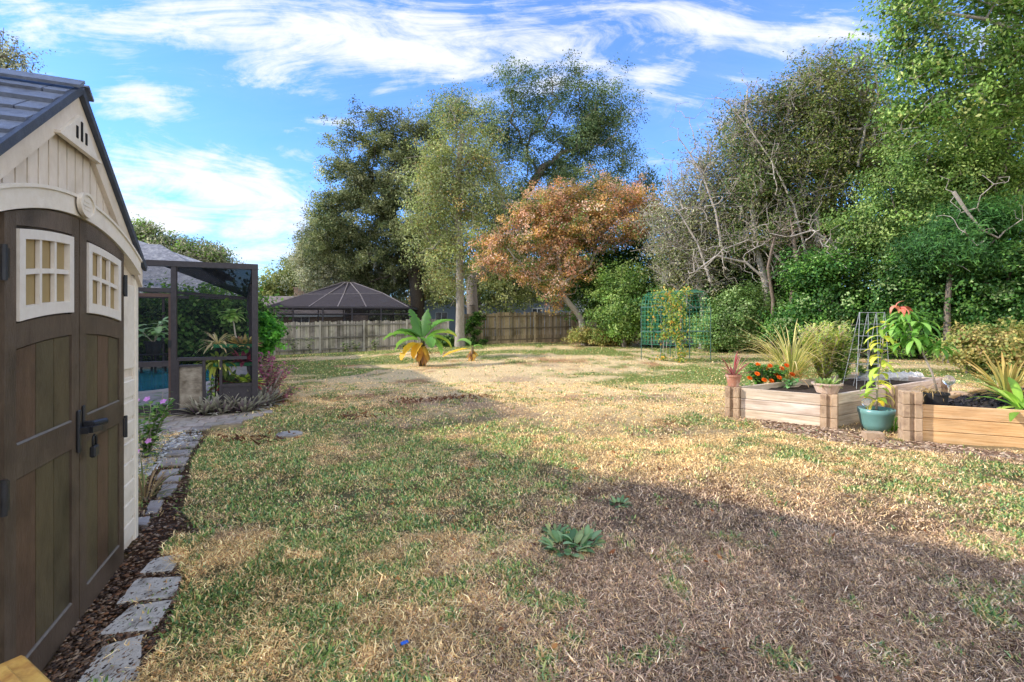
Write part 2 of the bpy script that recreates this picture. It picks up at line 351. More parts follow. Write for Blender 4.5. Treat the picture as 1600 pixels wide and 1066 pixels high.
def blades(x, y, z, h, w, az, lean, col, tipcol=None, kink=0.0):
    n = len(x); kk = rng.normal(0, 1, n) * kink * h; dx, dy = np.cos(az), np.sin(az); sx, sy = -dy, dx
    hor = h * np.sin(lean); ver = h * np.cos(lean)
    mx, my, mz = x + dx * hor * .42 + sx * kk, y + dy * hor * .42 + sy * kk, z + ver * .62
    tx, ty, tz = x + dx * hor, y + dy * hor, z + ver * .92
    V = np.empty((n, 5, 3), np.float32); hw = w * .5
    V[:, 0] = np.stack([x - sx * hw, y - sy * hw, z - .006], -1); V[:, 1] = np.stack([x + sx * hw, y + sy * hw, z - .006], -1)
    V[:, 2] = np.stack([mx + sx * hw * .85, my + sy * hw * .85, mz], -1); V[:, 3] = np.stack([mx - sx * hw * .85, my - sy * hw * .85, mz], -1)
    V[:, 4] = np.stack([tx, ty, tz], -1)
    b = (np.arange(n) * 5)[:, None]
    loops = np.concatenate([b + np.array([[0, 1, 2, 3]]), b + np.array([[3, 2, 4]])], 1).ravel()
    counts = np.tile([4, 3], n); C = np.repeat(col[:, None, :], 5, 1)
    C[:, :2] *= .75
    if tipcol is not None: C[:, 4] = tipcol
    return V.reshape(-1, 3), loops, counts, C.reshape(-1, 3)
def lawn_points(y0, y1, n, marg=1.13):
    y = np.sqrt(rng.uniform(y0 ** 2, y1 ** 2, n)); x = rng.uniform(-1, 1, n) * (y * 1.06 + 1.5) + .25
    z = ground(x, y); u, v = proj(x, y, z)
    # left of the shed wall, on the patio or inside a bed: nothing grows
    t = (x + 2.44) * .919 + (y - 3.137) * .394
    ok = ~((t < .22) & (y < 3.4)) & ~in_poly(u, v, PATIO) & ~((u < 330) & (v < 668) & (y > 4.5)) & ~in_poly(u, v, STONEP)
    for P in BEDS: ok &= ~in_poly(x, y, P)
    d = in_poly(u, v, DIRT) & ~((v > 836) & (v < 869) & (u > 206)); ok &= ~(d & (rng.random(n) > .05))
    for wx, wy, wr in WEEDS: ok &= ((x - wx) ** 2 + (y - wy) ** 2 > wr ** 2) | (rng.random(n) < .12)
    mul = in_poly(u, v, MULCH); ok &= ~(mul & (rng.random(n) > .12))
    return x[ok], y[ok], z[ok]
BEDS = [[(3.24, 7.09), (4.15, 6.33), (7.3, 8.2), (6.4, 8.96)], [(4.5, 5.55), (7.4, 4.3), (10.0, 6.1), (7.6, 7.3)]]
MULCH = [(1185, 655), (1300, 668), (1400, 690), (1440, 690), (1600, 712), (1600, 720), (1440, 706), (1390, 704), (1290, 690), (1190, 668)]
STONEP = []
WEEDS = [(PG(886, 858).x, PG(886, 858).y, .11), (PG(912, 850).x, PG(912, 850).y, .09), (PG(868, 836).x, PG(868, 836).y, .06), (PG(968, 790).x, PG(968, 790).y, .06)]
def jit(col, n, a=.22):
    k = rng.uniform(1 - a, 1 + a, (n, 1)); return np.clip(np.array(col)[None] * k * rng.uniform(.92, 1.08, (n, 3)), 0, 1)
GREENS = [srgb(116, 140, 74), srgb(94, 122, 66), srgb(146, 160, 92), srgb(86, 114, 74), srgb(166, 170, 106), srgb(118, 148, 100)]
STRAWS = [srgb(214, 188, 138), srgb(198, 168, 118), srgb(228, 206, 156), srgb(178, 142, 98)]
DEADS = [srgb(186, 160, 132), srgb(160, 132, 108), srgb(210, 186, 156), srgb(128, 102, 82), srgb(196, 168, 126), srgb(148, 120, 96)]
def pick(pal, n): return np.array(pal)[rng.integers(0, len(pal), n)]
def lawn():
    gv, dv = [], []
    for (y0, y1, n, hs, ws) in ((1.2, 3.2, 640000, .95, .9), (3.2, 6, 530000, 1.0, 1.05), (6, 11, 340000, 1.1, 1.6), (11, 19, 90000, 1.2, 2.6), (19, 31, 70000, 1.3, 4.0)):
        x, y, z = lawn_points(y0, y1, n); m = len(x); g = green_field(x, y); b = brown_field(x, y)
        tuft = vnoise(x * 7, y * 7, 12); keep = vnoise(x * 2.6, y * 2.6, 15) * .6 + vnoise(x * 11, y * 11, 16) * .6 > rng.random(m) * .6; x, y, z, g, b, tuft = x[keep], y[keep], z[keep], g[keep], b[keep], tuft[keep]; m = len(x); sprig = (vnoise(x * 3.4, y * 3.4, 19) > .80) & (rng.random(m) < .75); g = np.where(sprig & (g < .5), .55, g); isg = (g * .85 + (tuft - .5) * 1.0) > rng.random(m) * .6 + .22
        # green blades
        k = isg; q = k.sum(); col = pick(GREENS, q) * rng.uniform(.5, 1.35, (q, 1)); tone_t = fbm(x[k] * .8, y[k] * .8, 8, 3)[:, None]
        col = col * (.75 + .6 * tone_t); yel = rng.random(q) < .30; col[yel] = pick(STRAWS, yel.sum())  # green brightness varies in random patches
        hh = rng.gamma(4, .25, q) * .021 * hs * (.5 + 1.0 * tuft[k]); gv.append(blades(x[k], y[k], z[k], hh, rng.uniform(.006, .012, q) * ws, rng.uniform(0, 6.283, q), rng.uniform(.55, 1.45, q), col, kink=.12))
        # dry blades, mostly lying
        k = ~isg & (rng.random(m) < np.where(b > .75, .85, .95)); q = k.sum(); bb = b[k]
        cl = .66 + .82 * fbm(x[k] * 4.5, y[k] * 4.5, 23, 3)[:, None]; col = cl * np.where((rng.random(q) < bb)[:, None], pick(DEADS, q), pick(STRAWS, q)) * rng.gamma(5, .2, (q, 1))
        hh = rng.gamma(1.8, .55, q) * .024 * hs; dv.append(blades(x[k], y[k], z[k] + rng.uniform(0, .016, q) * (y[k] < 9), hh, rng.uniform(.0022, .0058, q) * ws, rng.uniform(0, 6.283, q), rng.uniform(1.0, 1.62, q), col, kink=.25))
    for nm, L_, lab in (('grass', gv, 'green grass tufts growing in the worn lawn'), ('dry_grass', dv, 'dry straw coloured grass lying over the lawn')):
        V = np.concatenate([a[0] for a in L_]); C = np.concatenate([a[3] for a in L_]); cn = np.concatenate([a[2] for a in L_]); off = 0; lp = []
        for a in L_: lp.append(a[1] + off); off += len(a[0])
        o = raw_mesh(nm, V, np.concatenate(lp), cn, GRASS, C); tag(o, lab, 'grass', kind='stuff')
# ------------------------------------------------------------------ foliage and trees
def quads_mesh(P, S, T, col):
    """one leaf = folded diamond: P centre, S half side vector, T half length vector"""
    n = len(P); V = np.empty((n, 4, 3), np.float32)
    nn = np.cross(S, T); nn /= (np.linalg.norm(nn, axis=1, keepdims=True) + 1e-9); fold = nn * np.linalg.norm(S, axis=1, keepdims=True) * .35
    V[:, 0] = P - T; V[:, 1] = P + S + fold + T * .1; V[:, 2] = P + T; V[:, 3] = P - S + fold + T * .1
    loops = np.arange(n * 4); C = np.repeat(col[:, None], 4, 1)
    return V.reshape(-1, 3), loops, np.full(n, 4), C.reshape(-1, 3)
def unit(a): return a / (np.linalg.norm(a, axis=-1, keepdims=True) + 1e-9)
def leaf_quads(P, length, width, up=.5, droop=0.0, out=None, col=None, r=None):
    r = r or rng; n = len(P)
    nrm = r.normal(size=(n, 3)) * .75; nrm[:, 2] += up
    if out is not None: nrm += out
    nrm = unit(nrm); a = r.normal(size=(n, 3)); a[:, 2] -= droop
    T = unit(a - nrm * (a * nrm).sum(1, keepdims=True)); S = np.cross(nrm, T)
    l = length * r.uniform(.65, 1.3, (n, 1)); w = width * r.uniform(.7, 1.25, (n, 1))
    return quads_mesh(P, S * w * .5, T * l * .5, col)
def blob_points(blobs, n, r, shell=.55):
    """points inside a union of ellipsoids (centre, radii), more of them near the surface"""
    vol = np.array([b[1][0] * b[1][1] * b[1][2] for b in blobs]) ** .75; pr = vol / vol.sum(); k = r.choice(len(blobs), n, p=pr)
    d = unit(r.normal(size=(n, 3))); rad = r.random(n) ** (1 / 3.0) * (1 - shell) + shell * r.uniform(.72, 1.0, n)
    c = np.array([b[0] for b in blobs])[k]; s = np.array([b[1] for b in blobs])[k]
    return c + d * s * rad[:, None]
def skeleton(path, targets, r, alpha=.28, seg=.9, jitter=.12, sag=0.0):
    nodes_ = [np.array(p, float) for p in path]; par = [i - 1 for i in range(len(path))]; plen = [0.0]
    for i in range(1, len(path)): plen.append(plen[-1] + np.linalg.norm(nodes_[i] - nodes_[i - 1]))
    top = nodes_[-1]; root = len(path) // 2
    order = np.argsort(np.min(np.linalg.norm(targets[:, None] - np.array(nodes_)[None, root:], axis=2), axis=1)); ends = []
    A = np.array(nodes_); PLv = np.array(plen); first = max(1, int(len(path) * .45))
    for t in targets[order]:
        d = np.linalg.norm(A - t, axis=1); below = np.maximum(0, A[:, 2] - t[2]) * .5; cost = d + alpha * PLv + below; cost[:first] += 1e3
        j = int(np.argmin(cost)); k = max(1, int(math.ceil(d[j] / seg))); prev = j; base = A[j]; new = []; npl = []
        for q in range(1, k + 1):
            f = q / k; p = base + (t - base) * f
            if q < k: p = p + r.normal(size=3) * jitter * d[j] * .35 + np.array([0, 0, 1.0]) * d[j] * .10 * math.sin(math.pi * f) - np.array([0, 0, sag]) * f
            nodes_.append(p); par.append(prev); plen.append(plen[prev] + d[j] / k); prev = len(nodes_) - 1; new.append(p); npl.append(plen[-1])
        A = np.vstack([A] + [np.array(new)]); PLv = np.append(PLv, npl); ends.append(prev)
    return np.array(nodes_), np.array(par), np.array(ends)
def branch_mesh(nodes_, par, ends, tip, r0, power=.5, trunk_n=0, trunk_r=None, rmin=None):
    cnt = np.zeros(len(nodes_)); cnt[ends] = 1.0
    for i in range(len(nodes_) - 1, 0, -1): cnt[par[i]] += cnt[i]
    cnt = np.maximum(cnt, 1); rad = tip * cnt ** power; rad = np.minimum(rad, r0)
    if trunk_n:
        for i in range(trunk_n): rad[i] = trunk_r[i]
    V, Lp, Cn = [], [], []; off = 0
    for thick in (0, 1, 2):
        ns = (3, 5, 9)[thick]
        i = np.arange(1, len(nodes_)); rr = rad[i]; lo, hi = ((0, tip * 1.7), (tip * 1.7, tip * 5), (tip * 5, 1e9))[thick]
        i = i[(rr >= lo) & (rr < hi)]
        if len(i) == 0: continue
        a, b = nodes_[par[i]], nodes_[i]; d = unit(b - a + 1e-7); ref = np.where(np.abs(d[:, 2:3]) < .9, np.array([[0, 0, 1.0]]), np.array([[1.0, 0, 0]])); s = unit(np.cross(d, ref)); u = np.cross(s, d)
        ra = np.minimum(rad[par[i]], rad[i] * 1.5 + .004); rb = rad[i]
        if trunk_n: tr = i < trunk_n; ra = np.where(tr, rad[par[i]], ra)
        th = np.arange(ns) * 2 * math.pi / ns
        ring = s[:, None] * np.cos(th)[None, :, None] + u[:, None] * np.sin(th)[None, :, None]
        va = a[:, None] - d[:, None] * (rb[:, None, None] * .2) + ring * ra[:, None, None]; vb = b[:, None] + d[:, None] * (rb[:, None, None] * .2) + ring * rb[:, None, None]
        v = np.concatenate([va, vb], 1).reshape(-1, 3); base = (np.arange(len(i)) * 2 * ns)[:, None, None] + off
        k = np.arange(ns); k2 = (k + 1) % ns; f = np.stack([k, k2, k2 + ns, k + ns], -1)[None] + base
        V.append(v); Lp.append(f.reshape(-1)); Cn.append(np.full(len(i) * ns, 4)); off += len(v)
    return np.concatenate(V), np.concatenate(Lp), np.concatenate(Cn)
def wblob(u, v, ru, rv, d, rd=None):
    c = PD(u, v, d); k = d / F
    return (np.array(c), np.array([ru * k, (rd if rd is not None else (ru + rv) * .5 * k), rv * k]))
def tree(name, label, cat, base, path, blobs, K=140, per=260, leaf=(.12, .06), pal=None, bark=None, seed=1, r0=.3, tip=.012, spray=.75, sub=6, subr=.3, flat=.7, up=.5, droop=.2, extra_twigs=0, group=None,
         shell=.55, power=.5, sag=0.0, gaps=0.0, names=('trunk', 'crown'), bright=(.65, 1.3), outb=1.1, seg=.9, moss=0, trunk_r=None, alpha=.28):
    r = np.random.default_rng(seed); t = thing(name, label, cat, base, 0, group); B = np.array(base)
    blobs = [(c - B, s) for c, s in blobs]; path = [np.array(p) - B for p in path]
    tg = blob_points(blobs, K, r, shell); n2, par, ends = skeleton(path, tg, r, seg=seg, sag=sag, alpha=alpha)
    if trunk_r is None: trunk_r = [r0 * (1.25 if i == 0 else 1 - .5 * i / len(path)) for i in range(len(path))]
    cl = tg[np.argsort(r.random(K))]
    if extra_twigs:
        # bare twigs: short random offshoots from the tips and along the branches
        pick_ = r.choice(np.arange(len(path), len(n2)), extra_twigs); ln = r.uniform(.3, 1.2, extra_twigs) * spray * 1.3
        dirs = unit(r.normal(size=(extra_twigs, 3)) + np.array([0, 0, .5])); mid = n2[pick_] + dirs * ln[:, None] * .5 + r.normal(size=(extra_twigs, 3)) * .05
        end = n2[pick_] + dirs * ln[:, None] + r.normal(size=(extra_twigs, 3)) * .12; nb = len(n2)
        n2 = np.vstack([n2, mid, end]); par = np.concatenate([par, pick_, nb + np.arange(extra_twigs)]); ends = np.concatenate([ends, nb + extra_twigs + np.arange(extra_twigs)])
    v, lp, cn = branch_mesh(n2, par, ends[:K] if extra_twigs else ends, tip, r0, power, len(path), trunk_r)
    raw_mesh(names[0], v, lp, cn, bark or BARK, None, t, smooth=True)
    # leaves: cluster > spray > leaf
    if per:
        live = cl[: int(K * (1 - gaps))]; m = len(live)
        sp = np.repeat(live, sub, 0) + r.normal(size=(m * sub, 3)) * spray * np.array([1, 1, flat]) * .55
        q = max(1, per // sub); P = np.repeat(sp, q, 0) + r.normal(size=(m * sub * q, 3)) * subr * spray * np.array([1, 1, .75])
        P[:, 2] = np.maximum(P[:, 2], .03)
        cen = np.mean([c for c, s in blobs], 0); out = unit(P - cen) * outb
        pl = np.array([p[0] for p in pal]); pw = np.array([p[1] for p in pal]); pw = pw / pw.sum()
        ci = np.repeat(r.choice(len(pl), m * sub, p=pw), q); mixr = r.random(len(P)) < .25; ci[mixr] = r.choice(len(pl), mixr.sum(), p=pw)
        cb = np.repeat(np.repeat(r.uniform(bright[0], bright[1], m), sub) * r.uniform(.8, 1.2, m * sub), q)
        C = pl[ci] * (cb * r.uniform(.75, 1.25, len(P)))[:, None]
        qv = leaf_quads(P, leaf[0], leaf[1], up, droop, out, np.clip(C, 0, .9), r); raw_mesh(names[1], *qv[:3], LEAF, qv[3], t)
    if moss:
        mb = []; pk = n2[r.choice(np.arange(len(path), len(n2)), moss)]
        ms = MB()
        for p in pk:
            Lm = r.uniform(.4, 1.5)
            for _ in range(5):
                o = r.normal(size=3) * .10; a = p + o * np.array([1, 1, .3]); ms.bar(a, a + np.array([r.normal() * .06, r.normal() * .06, -Lm * r.uniform(.5, 1)]), .022, .01, (0, 1, 0), srgb(150, 148, 132))
        tag(ms.build('hanging_moss', MOSS, t, recalc=False), kind='stuff')
    return t
MOSS = surf('moss', srgb(150, 148, 132), srgb(178, 176, 160), 12, (1, 1, .3), .95, .3)
def ribbons(root, az, el, length, width, droop, seg=5, prof=None, curl=0.0, twist=0.0, fold=.12):
    """N arching leaves; returns verts, loops, counts (a V fold along the midrib)"""
    root = np.asarray(root, float); n = len(root); s = np.linspace(0, 1, seg + 1); prof = prof or (lambda q: np.sin(np.pi * np.clip(q * .93 + .05, 0, 1)) ** .7)
    V = np.empty((n, seg + 1, 3, 3)); p = root.copy(); e = el[:, None] - droop[:, None] * s[None] ** 1.4
    for i in range(seg + 1):
        a = az + curl * s[i]; ee = e[:, i]; d = np.stack([np.cos(a) * np.cos(ee), np.sin(a) * np.cos(ee), np.sin(ee)], -1)
        if i: p = p + d * (length / seg)[:, None]
        sd = np.stack([-np.sin(a), np.cos(a), np.zeros(n)], -1); up = np.cross(d, sd) * np.sign(1.0)
        tw = twist * s[i]; sd = sd * math.cos(tw) + up * math.sin(tw)
        w = (width * max(float(prof(s[i])), .02))[:, None] * .5; up2 = np.cross(sd, d)
        V[:, i, 0] = p - sd * w - up2 * w * fold * -1; V[:, i, 1] = p; V[:, i, 2] = p + sd * w + up2 * w * fold
    k = (np.arange(n) * (seg + 1) * 3)[:, None]; f = []
    for i in range(seg):
        for j in (0, 1): f.append([i * 3 + j, i * 3 + j + 1, (i + 1) * 3 + j + 1, (i + 1) * 3 + j])
    f = np.array(f).reshape(1, -1); loops = (k + f).reshape(-1); counts = np.full(n * seg * 2, 4)
    return V.reshape(-1, 3), loops, counts, (seg + 1) * 3
def leaf_obj(name, parent, root, az, el, length, width, droop, cols, seg=5, tipcol=None, edge=None, mat=None, **kw):
    root = np.asarray(root, float).reshape(-1, 3); n = len(root); arr = lambda q: np.broadcast_to(np.asarray(q, float), (n,)).copy()
    V, lp, cn, vp = ribbons(root, arr(az), arr(el), arr(length), arr(width), arr(droop), seg, **kw)
    C = np.repeat(np.broadcast_to(np.asarray(cols, float), (n, 3))[:, None], vp, 1).copy().reshape(n, seg + 1, 3, 3)
    if tipcol is not None:
        w = np.linspace(0, 1, seg + 1)[None, :, None, None] ** 2.2; C = C * (1 - w) + np.array(tipcol) * w
    if edge is not None: C[:, :, 0] = edge; C[:, :, 2] = edge
    C[:, :, 1] *= 1.15
    return raw_mesh(name, V, lp, cn, mat or LEAF, C.reshape(-1, 3), parent, smooth=False)
S = lambda *a: srgb(*a)
def upath(pts, d0):
    """trunk line through photo points at depth d; first point dropped to the ground"""
    out = []
    for i, q in enumerate(pts):
        u, v = q[0], q[1]; d = q[2] if len(q) > 2 else d0
        p = PD(u, v, d)
        if i == 0: p.z = gz(p.x, p.y) - .05
        out.append(np.array(p))
    res = [out[0]]
    for a, b in zip(out[:-1], out[1:]):
        k = max(1, int(np.linalg.norm(b - a) / 1.0))
        for j in range(1, k + 1): res.append(a + (b - a) * j / k)
    return res
def mk(name, label, cat, d, trunk, blobs, **kw):
    path = upath(trunk, d); bl = [wblob(b[0], b[1], b[2], b[3], b[4] if len(b) > 4 else d, b[5] if len(b) > 5 else None) for b in blobs]
    return tree(name, label, cat, tuple(path[0] + np.array([0, 0, .05])), path, bl, **kw)
OAK = [(S(100, 106, 72), 4), (S(122, 126, 90), 3), (S(76, 88, 58), 3), (S(146, 146, 110), 1.5)]
OLIVE = [(S(139, 144, 91), 3), (S(109, 118, 68), 3), (S(168, 168, 115), 2), (S(87, 99, 56), 2)]
GREYO = [(S(159, 155, 132), 3), (S(132, 132, 109), 3), (S(106, 113, 82), 2), (S(86, 94, 67), 1)]
mk('oak_tree', 'broad gnarled oak with a bent limb behind the left fence', 'tree', 37, [(652, 505), (652, 470), (648, 430), (632, 395), (615, 350), (600, 290)],
   [(592, 205, 34, 34), (612, 240, 42, 40), (556, 232, 28, 34), (545, 290, 42, 40), (600, 300, 60, 40), (640, 300, 40, 60), (560, 345, 58, 36), (630, 370, 46, 40), (535, 385, 46, 36), (585, 410, 60, 34), (640, 425, 40, 34), (525, 330, 24, 30), (640, 178, 14, 14), (575, 180, 14, 12), (530, 262, 18, 14), (512, 300, 14, 16), (520, 222, 12, 10), (660, 240, 34, 50), (665, 340, 40, 50), (505, 380, 26, 34), (560, 190, 16, 16), (668, 205, 26, 30), (650, 290, 34, 40), (676, 400, 34, 40)],
   K=300, per=470, leaf=(.17, .09), pal=OAK, bark=BARK_DARK, seed=11, r0=.62, tip=.020, spray=.95, subr=.24, sub=8, shell=.8, moss=60, trunk_r=None, power=.52)
mk('oak_tree', 'grey mossy oak with drooping foliage above the neighbouring screen dome', 'tree', 40, [(545, 505), (545, 470), (540, 440), (530, 410)],
   [(500, 420, 34, 40), (535, 430, 50, 44), (580, 440, 44, 36), (510, 380, 34, 34), (560, 385, 50, 34), (605, 452, 34, 24), (484, 445, 18, 26), (490, 400, 22, 26), (620, 430, 40, 34)],
   K=170, per=430, leaf=(.17, .09), subr=.25, sub=8, pal=GREYO, bark=BARK_DARK, seed=12, r0=.4, tip=.016, spray=1.15, moss=90)
mk('oak_tree', 'tallest dark green oak rising behind the slender grey tree and the autumn tree', 'tree', 42, [(742, 500), (742, 460), (745, 420), (770, 370), (810, 320), (850, 260)],
   [(870, 148, 56, 36), (838, 172, 44, 40), (900, 180, 50, 46), (945, 165, 40, 40), (970, 205, 32, 40), (800, 190, 44, 36), (776, 222, 40, 44), (860, 230, 66, 50), (925, 240, 60, 46), (966, 262, 34, 34), (800, 275, 54, 50), (880, 300, 80, 44),
    (960, 300, 44, 30), (1000, 290, 20, 26), (790, 340, 50, 44), (850, 350, 70, 40), (930, 330, 60, 40), (905, 118, 18, 12), (850, 112, 16, 12), (948, 118, 16, 16), (985, 170, 16, 14), (1000, 215, 12, 12), (1010, 262, 14, 12), (700, 210, 34, 40), (720, 290, 44, 50), (670, 300, 34, 40), (700, 380, 44, 40), (810, 140, 40, 30), (760, 190, 34, 34), (740, 230, 30, 40), (900, 350, 80, 50), (1000, 330, 30, 40), (840, 400, 60, 40), (770, 330, 44, 50), (800, 360, 50, 50), (760, 420, 40, 50), (700, 178, 34, 32), (735, 172, 36, 34)],
   K=420, per=430, leaf=(.18, .095), shell=.5, subr=.27, sub=8, pal=[(S(82, 100, 66), 4), (S(106, 120, 82), 3), (S(64, 82, 56), 3), (S(130, 136, 100), 1)], bark=BARK, seed=13, r0=.62, tip=.022, spray=1.25, gaps=.04)
mk('oak_tree', 'shaded oak with low hanging branches between the slender trunk and the autumn tree', 'tree', 41, [(742, 520, 31), (738, 480, 31), (736, 440, 32), (760, 410, 34), (790, 380, 37)],
   [(780, 420, 34, 44, 36), (820, 440, 44, 34, 38), (800, 470, 22, 20, 36), (760, 460, 22, 26, 36), (700, 440, 34, 34, 38), (840, 400, 40, 36, 38), (880, 450, 34, 30, 38), (690, 400, 36, 40, 38)],
   K=130, per=240, leaf=(.2, .1), pal=OLIVE, bark=BARK, seed=14, r0=.42, tip=.015, spray=1.0, moss=40)
mk('slender_tree', 'tall slender tree with pale grey trunk and thin yellow green foliage', 'tree', 28, [(718, 540), (719, 480), (718, 420), (719, 370), (712, 330), (716, 270), (722, 210)],
   [(716, 180, 34, 22), (690, 215, 34, 32), (740, 215, 34, 30), (672, 255, 28, 30), (715, 260, 50, 34), (765, 250, 26, 34), (680, 305, 40, 34), (750, 310, 48, 34), (670, 350, 32, 30), (735, 360, 50, 36), (690, 395, 38, 34), (760, 400, 30, 30), (700, 440, 30, 24)],
   K=210, per=190, leaf=(.14, .075), pal=[(S(138, 144, 96), 4), (S(156, 158, 112), 3), (S(112, 122, 74), 3), (S(164, 136, 88), .8)], bark=BARK_PALE, seed=15, r0=.27, tip=.012, spray=.95, extra_twigs=260, gaps=.03,
   trunk_r=None)
mk('autumn_tree', 'autumn tree with salmon pink and golden foliage by the back fence', 'tree', 25.5, [(914, 524), (908, 498), (896, 482), (880, 462), (876, 430), (872, 400), (880, 360)],
   [(872, 320, 54, 30), (920, 305, 48, 26), (962, 306, 44, 26), (1000, 318, 34, 28), (838, 350, 46, 38), (900, 350, 60, 36), (965, 350, 50, 32), (768, 392, 26, 28), (808, 400, 32, 30), (850, 410, 44, 36), (905, 400, 44, 36), (1016, 345, 22, 24), (855, 455, 24, 26), (885, 440, 28, 28), (755, 412, 16, 14)],
   K=200, per=300, leaf=(.12, .075), sub=8, shell=.7, pal=[(S(203, 160, 111), 2.4), (S(214, 171, 149), 3.4), (S(184, 136, 111), 3), (S(199, 164, 98), 2.4), (S(169, 134, 77), 1.6), (S(119, 134, 72), 4.2), (S(224, 192, 173), 2)], bark=BARK_PALE, seed=17, r0=.17, tip=.011, spray=.70, subr=.22, bright=(.55, 1.2), gaps=.08, extra_twigs=120)
BRT = [(S(107, 134, 66), 4), (S(132, 151, 81), 3), (S(77, 101, 50), 3.5), (S(160, 173, 107), 1.2)]
DKG = [(S(62, 92, 40), 4), (S(84, 115, 52), 3), (S(46, 72, 35), 3), (S(118, 141, 78), 1)]
mk('leafy_bush', 'bright green bush beside the autumn tree trunk', 'bush', 24, [(975, 535), (975, 500), (972, 470)],
   [(972, 440, 34, 34), (1000, 455, 26, 34), (985, 490, 38, 34), (955, 475, 26, 34), (1000, 515, 24, 16), (960, 512, 22, 16)], K=110, per=240, leaf=(.13, .07), pal=BRT, seed=18, r0=.1, tip=.012, spray=.55, names=('stem', 'foliage'))
mk('leafy_tree', 'dark green tree between the autumn tree and the bright bush', 'tree', 27, [(935, 532), (937, 480), (935, 440)],
   [(935, 410, 42, 34), (905, 440, 26, 34), (950, 440, 40, 40), (985, 400, 36, 30), (930, 475, 26, 30), (1010, 400, 24, 30), (1020, 440, 24, 34)], K=120, per=220, leaf=(.16, .08), pal=DKG, bark=BARK_DARK, seed=19, r0=.14, tip=.012, spray=.7)
# ---- the wild border on the right
GRW = [(S(143, 143, 107), 3), (S(116, 123, 80), 3), (S(168, 163, 134), 2), (S(96, 109, 62), 2)]
mk('scrub_tree', 'bare grey scrubby tree with twiggy branches above the green trellis', 'tree', 22, [(1098, 535), (1098, 480), (1092, 430), (1085, 380)],
   [(1085, 290, 44, 36), (1120, 250, 34, 40), (1145, 215, 24, 30), (1060, 345, 34, 34), (1110, 330, 50, 44), (1060, 390, 40, 34), (1115, 400, 50, 40), (1030, 410, 26, 40), (1080, 440, 46, 30), (1030, 350, 22, 22)],
   K=260, per=70, leaf=(.12, .06), pal=GRW, bark=TWIG_GREY, seed=21, r0=.16, tip=.0095, spray=.8, extra_twigs=1900, moss=8, power=.46)
mk('scrub_tree', 'bare grey scrubby tree with vines in its fork left of the brown trunks', 'tree', 20.5, [(1205, 540), (1200, 490), (1195, 440), (1180, 380), (1175, 320)],
   [(1175, 190, 30, 36), (1160, 240, 34, 34), (1195, 250, 40, 50), (1215, 190, 34, 50), (1165, 300, 40, 40), (1220, 320, 44, 44), (1240, 160, 24, 40), (1180, 370, 50, 40), (1225, 400, 40, 40)],
   K=260, per=95, leaf=(.12, .065), pal=[(S(96, 108, 58), 3), (S(118, 122, 78), 2), (S(70, 92, 44), 3), (S(150, 140, 110), 1)], bark=TWIG_GREY, seed=22, r0=.17, tip=.0095, spray=.7, extra_twigs=1700, power=.47, moss=4)
mk('scrub_tree', 'tall thin leaved scrubby tree reaching up left of the overhanging oak branches', 'tree', 20, [(1285, 540), (1283, 480), (1280, 400), (1275, 320), (1290, 240)],
   [(1290, 110, 34, 34), (1325, 130, 34, 40), (1265, 150, 34, 40), (1305, 180, 44, 40), (1350, 180, 34, 36), (1260, 215, 34, 34), (1300, 245, 44, 34), (1345, 240, 34, 34), (1290, 300, 44, 34), (1240, 260, 24, 30)],
   K=250, per=105, leaf=(.12, .06), pal=[(S(104, 116, 58), 3), (S(132, 136, 80), 3), (S(82, 98, 46), 3), (S(150, 140, 100), 1)], bark=TWIG_GREY, seed=23, r0=.18, tip=.0095, spray=.7, extra_twigs=1200, power=.46)
mk('ivy_clad_tree', 'dark tree smothered with ivy behind the scrubby tangle', 'tree', 23.5, [(1150, 540), (1150, 480), (1150, 400)],
   [(1150, 400, 44, 44), (1200, 370, 40, 60), (1130, 470, 50, 50), (1190, 470, 50, 56), (1060, 480, 50, 40), (1240, 470, 40, 50), (1250, 380, 34, 60), (1180, 290, 26, 40), (1095, 430, 36, 36)], K=210, per=230, leaf=(.16, .10), pal=DKG, bark=BARK_DARK, seed=24, r0=.2, tip=.012, spray=.8)
mk('leafy_tree', 'bright green leafy tree at the right of the wild border', 'tree', 17.5, [(1440, 560), (1440, 480), (1438, 400), (1440, 330)],
   [(1400, 300, 50, 40), (1370, 350, 44, 40), (1425, 350, 50, 44), (1470, 290, 50, 44), (1480, 350, 50, 40), (1520, 270, 44, 44), (1560, 240, 44, 44), (1575, 160, 40, 34), (1530, 190, 40, 34), (1540, 320, 40, 34), (1350, 400, 44, 36), (1410, 410, 50, 34), (1440, 240, 40, 30), (1330, 360, 30, 30), (1590, 300, 34, 40), (1395, 240, 26, 22), (1500, 215, 34, 26)],
   K=300, per=230, leaf=(.12, .065), pal=BRT, bark=BARK, seed=25, r0=.2, tip=.010, spray=.62, extra_twigs=150, gaps=.03)
mk('oak_branches', 'high oak with sparse green branches overhanging the top right', 'oak', 15, [(1790, 560), (1780, 400), (1740, 250), (1690, 120), (1620, 60), (1540, 30), (1470, 20)],
   [(1400, 30, 34, 34), (1395, 80, 30, 30), (1440, 60, 40, 30), (1420, 120, 34, 26), (1480, 100, 34, 34), (1450, -20, 50, 34), (1540, -10, 50, 34), (1580, 60, 34, 26), (1600, 150, 34, 30), (1560, 180, 34, 24), (1450, 160, 24, 20), (1620, 0, 40, 40), (1640, 90, 40, 40), (1500, 160, 40, 34), (1560, 110, 40, 34), (1430, 190, 34, 30)],
   K=220, per=120, leaf=(.13, .075), pal=[(S(109, 136, 66), 4), (S(84, 111, 52), 3.5), (S(141, 161, 88), 2), (S(161, 164, 100), 1)], bark=TWIG_GREY, seed=26, r0=.085, tip=.008, spray=.55, extra_twigs=300)
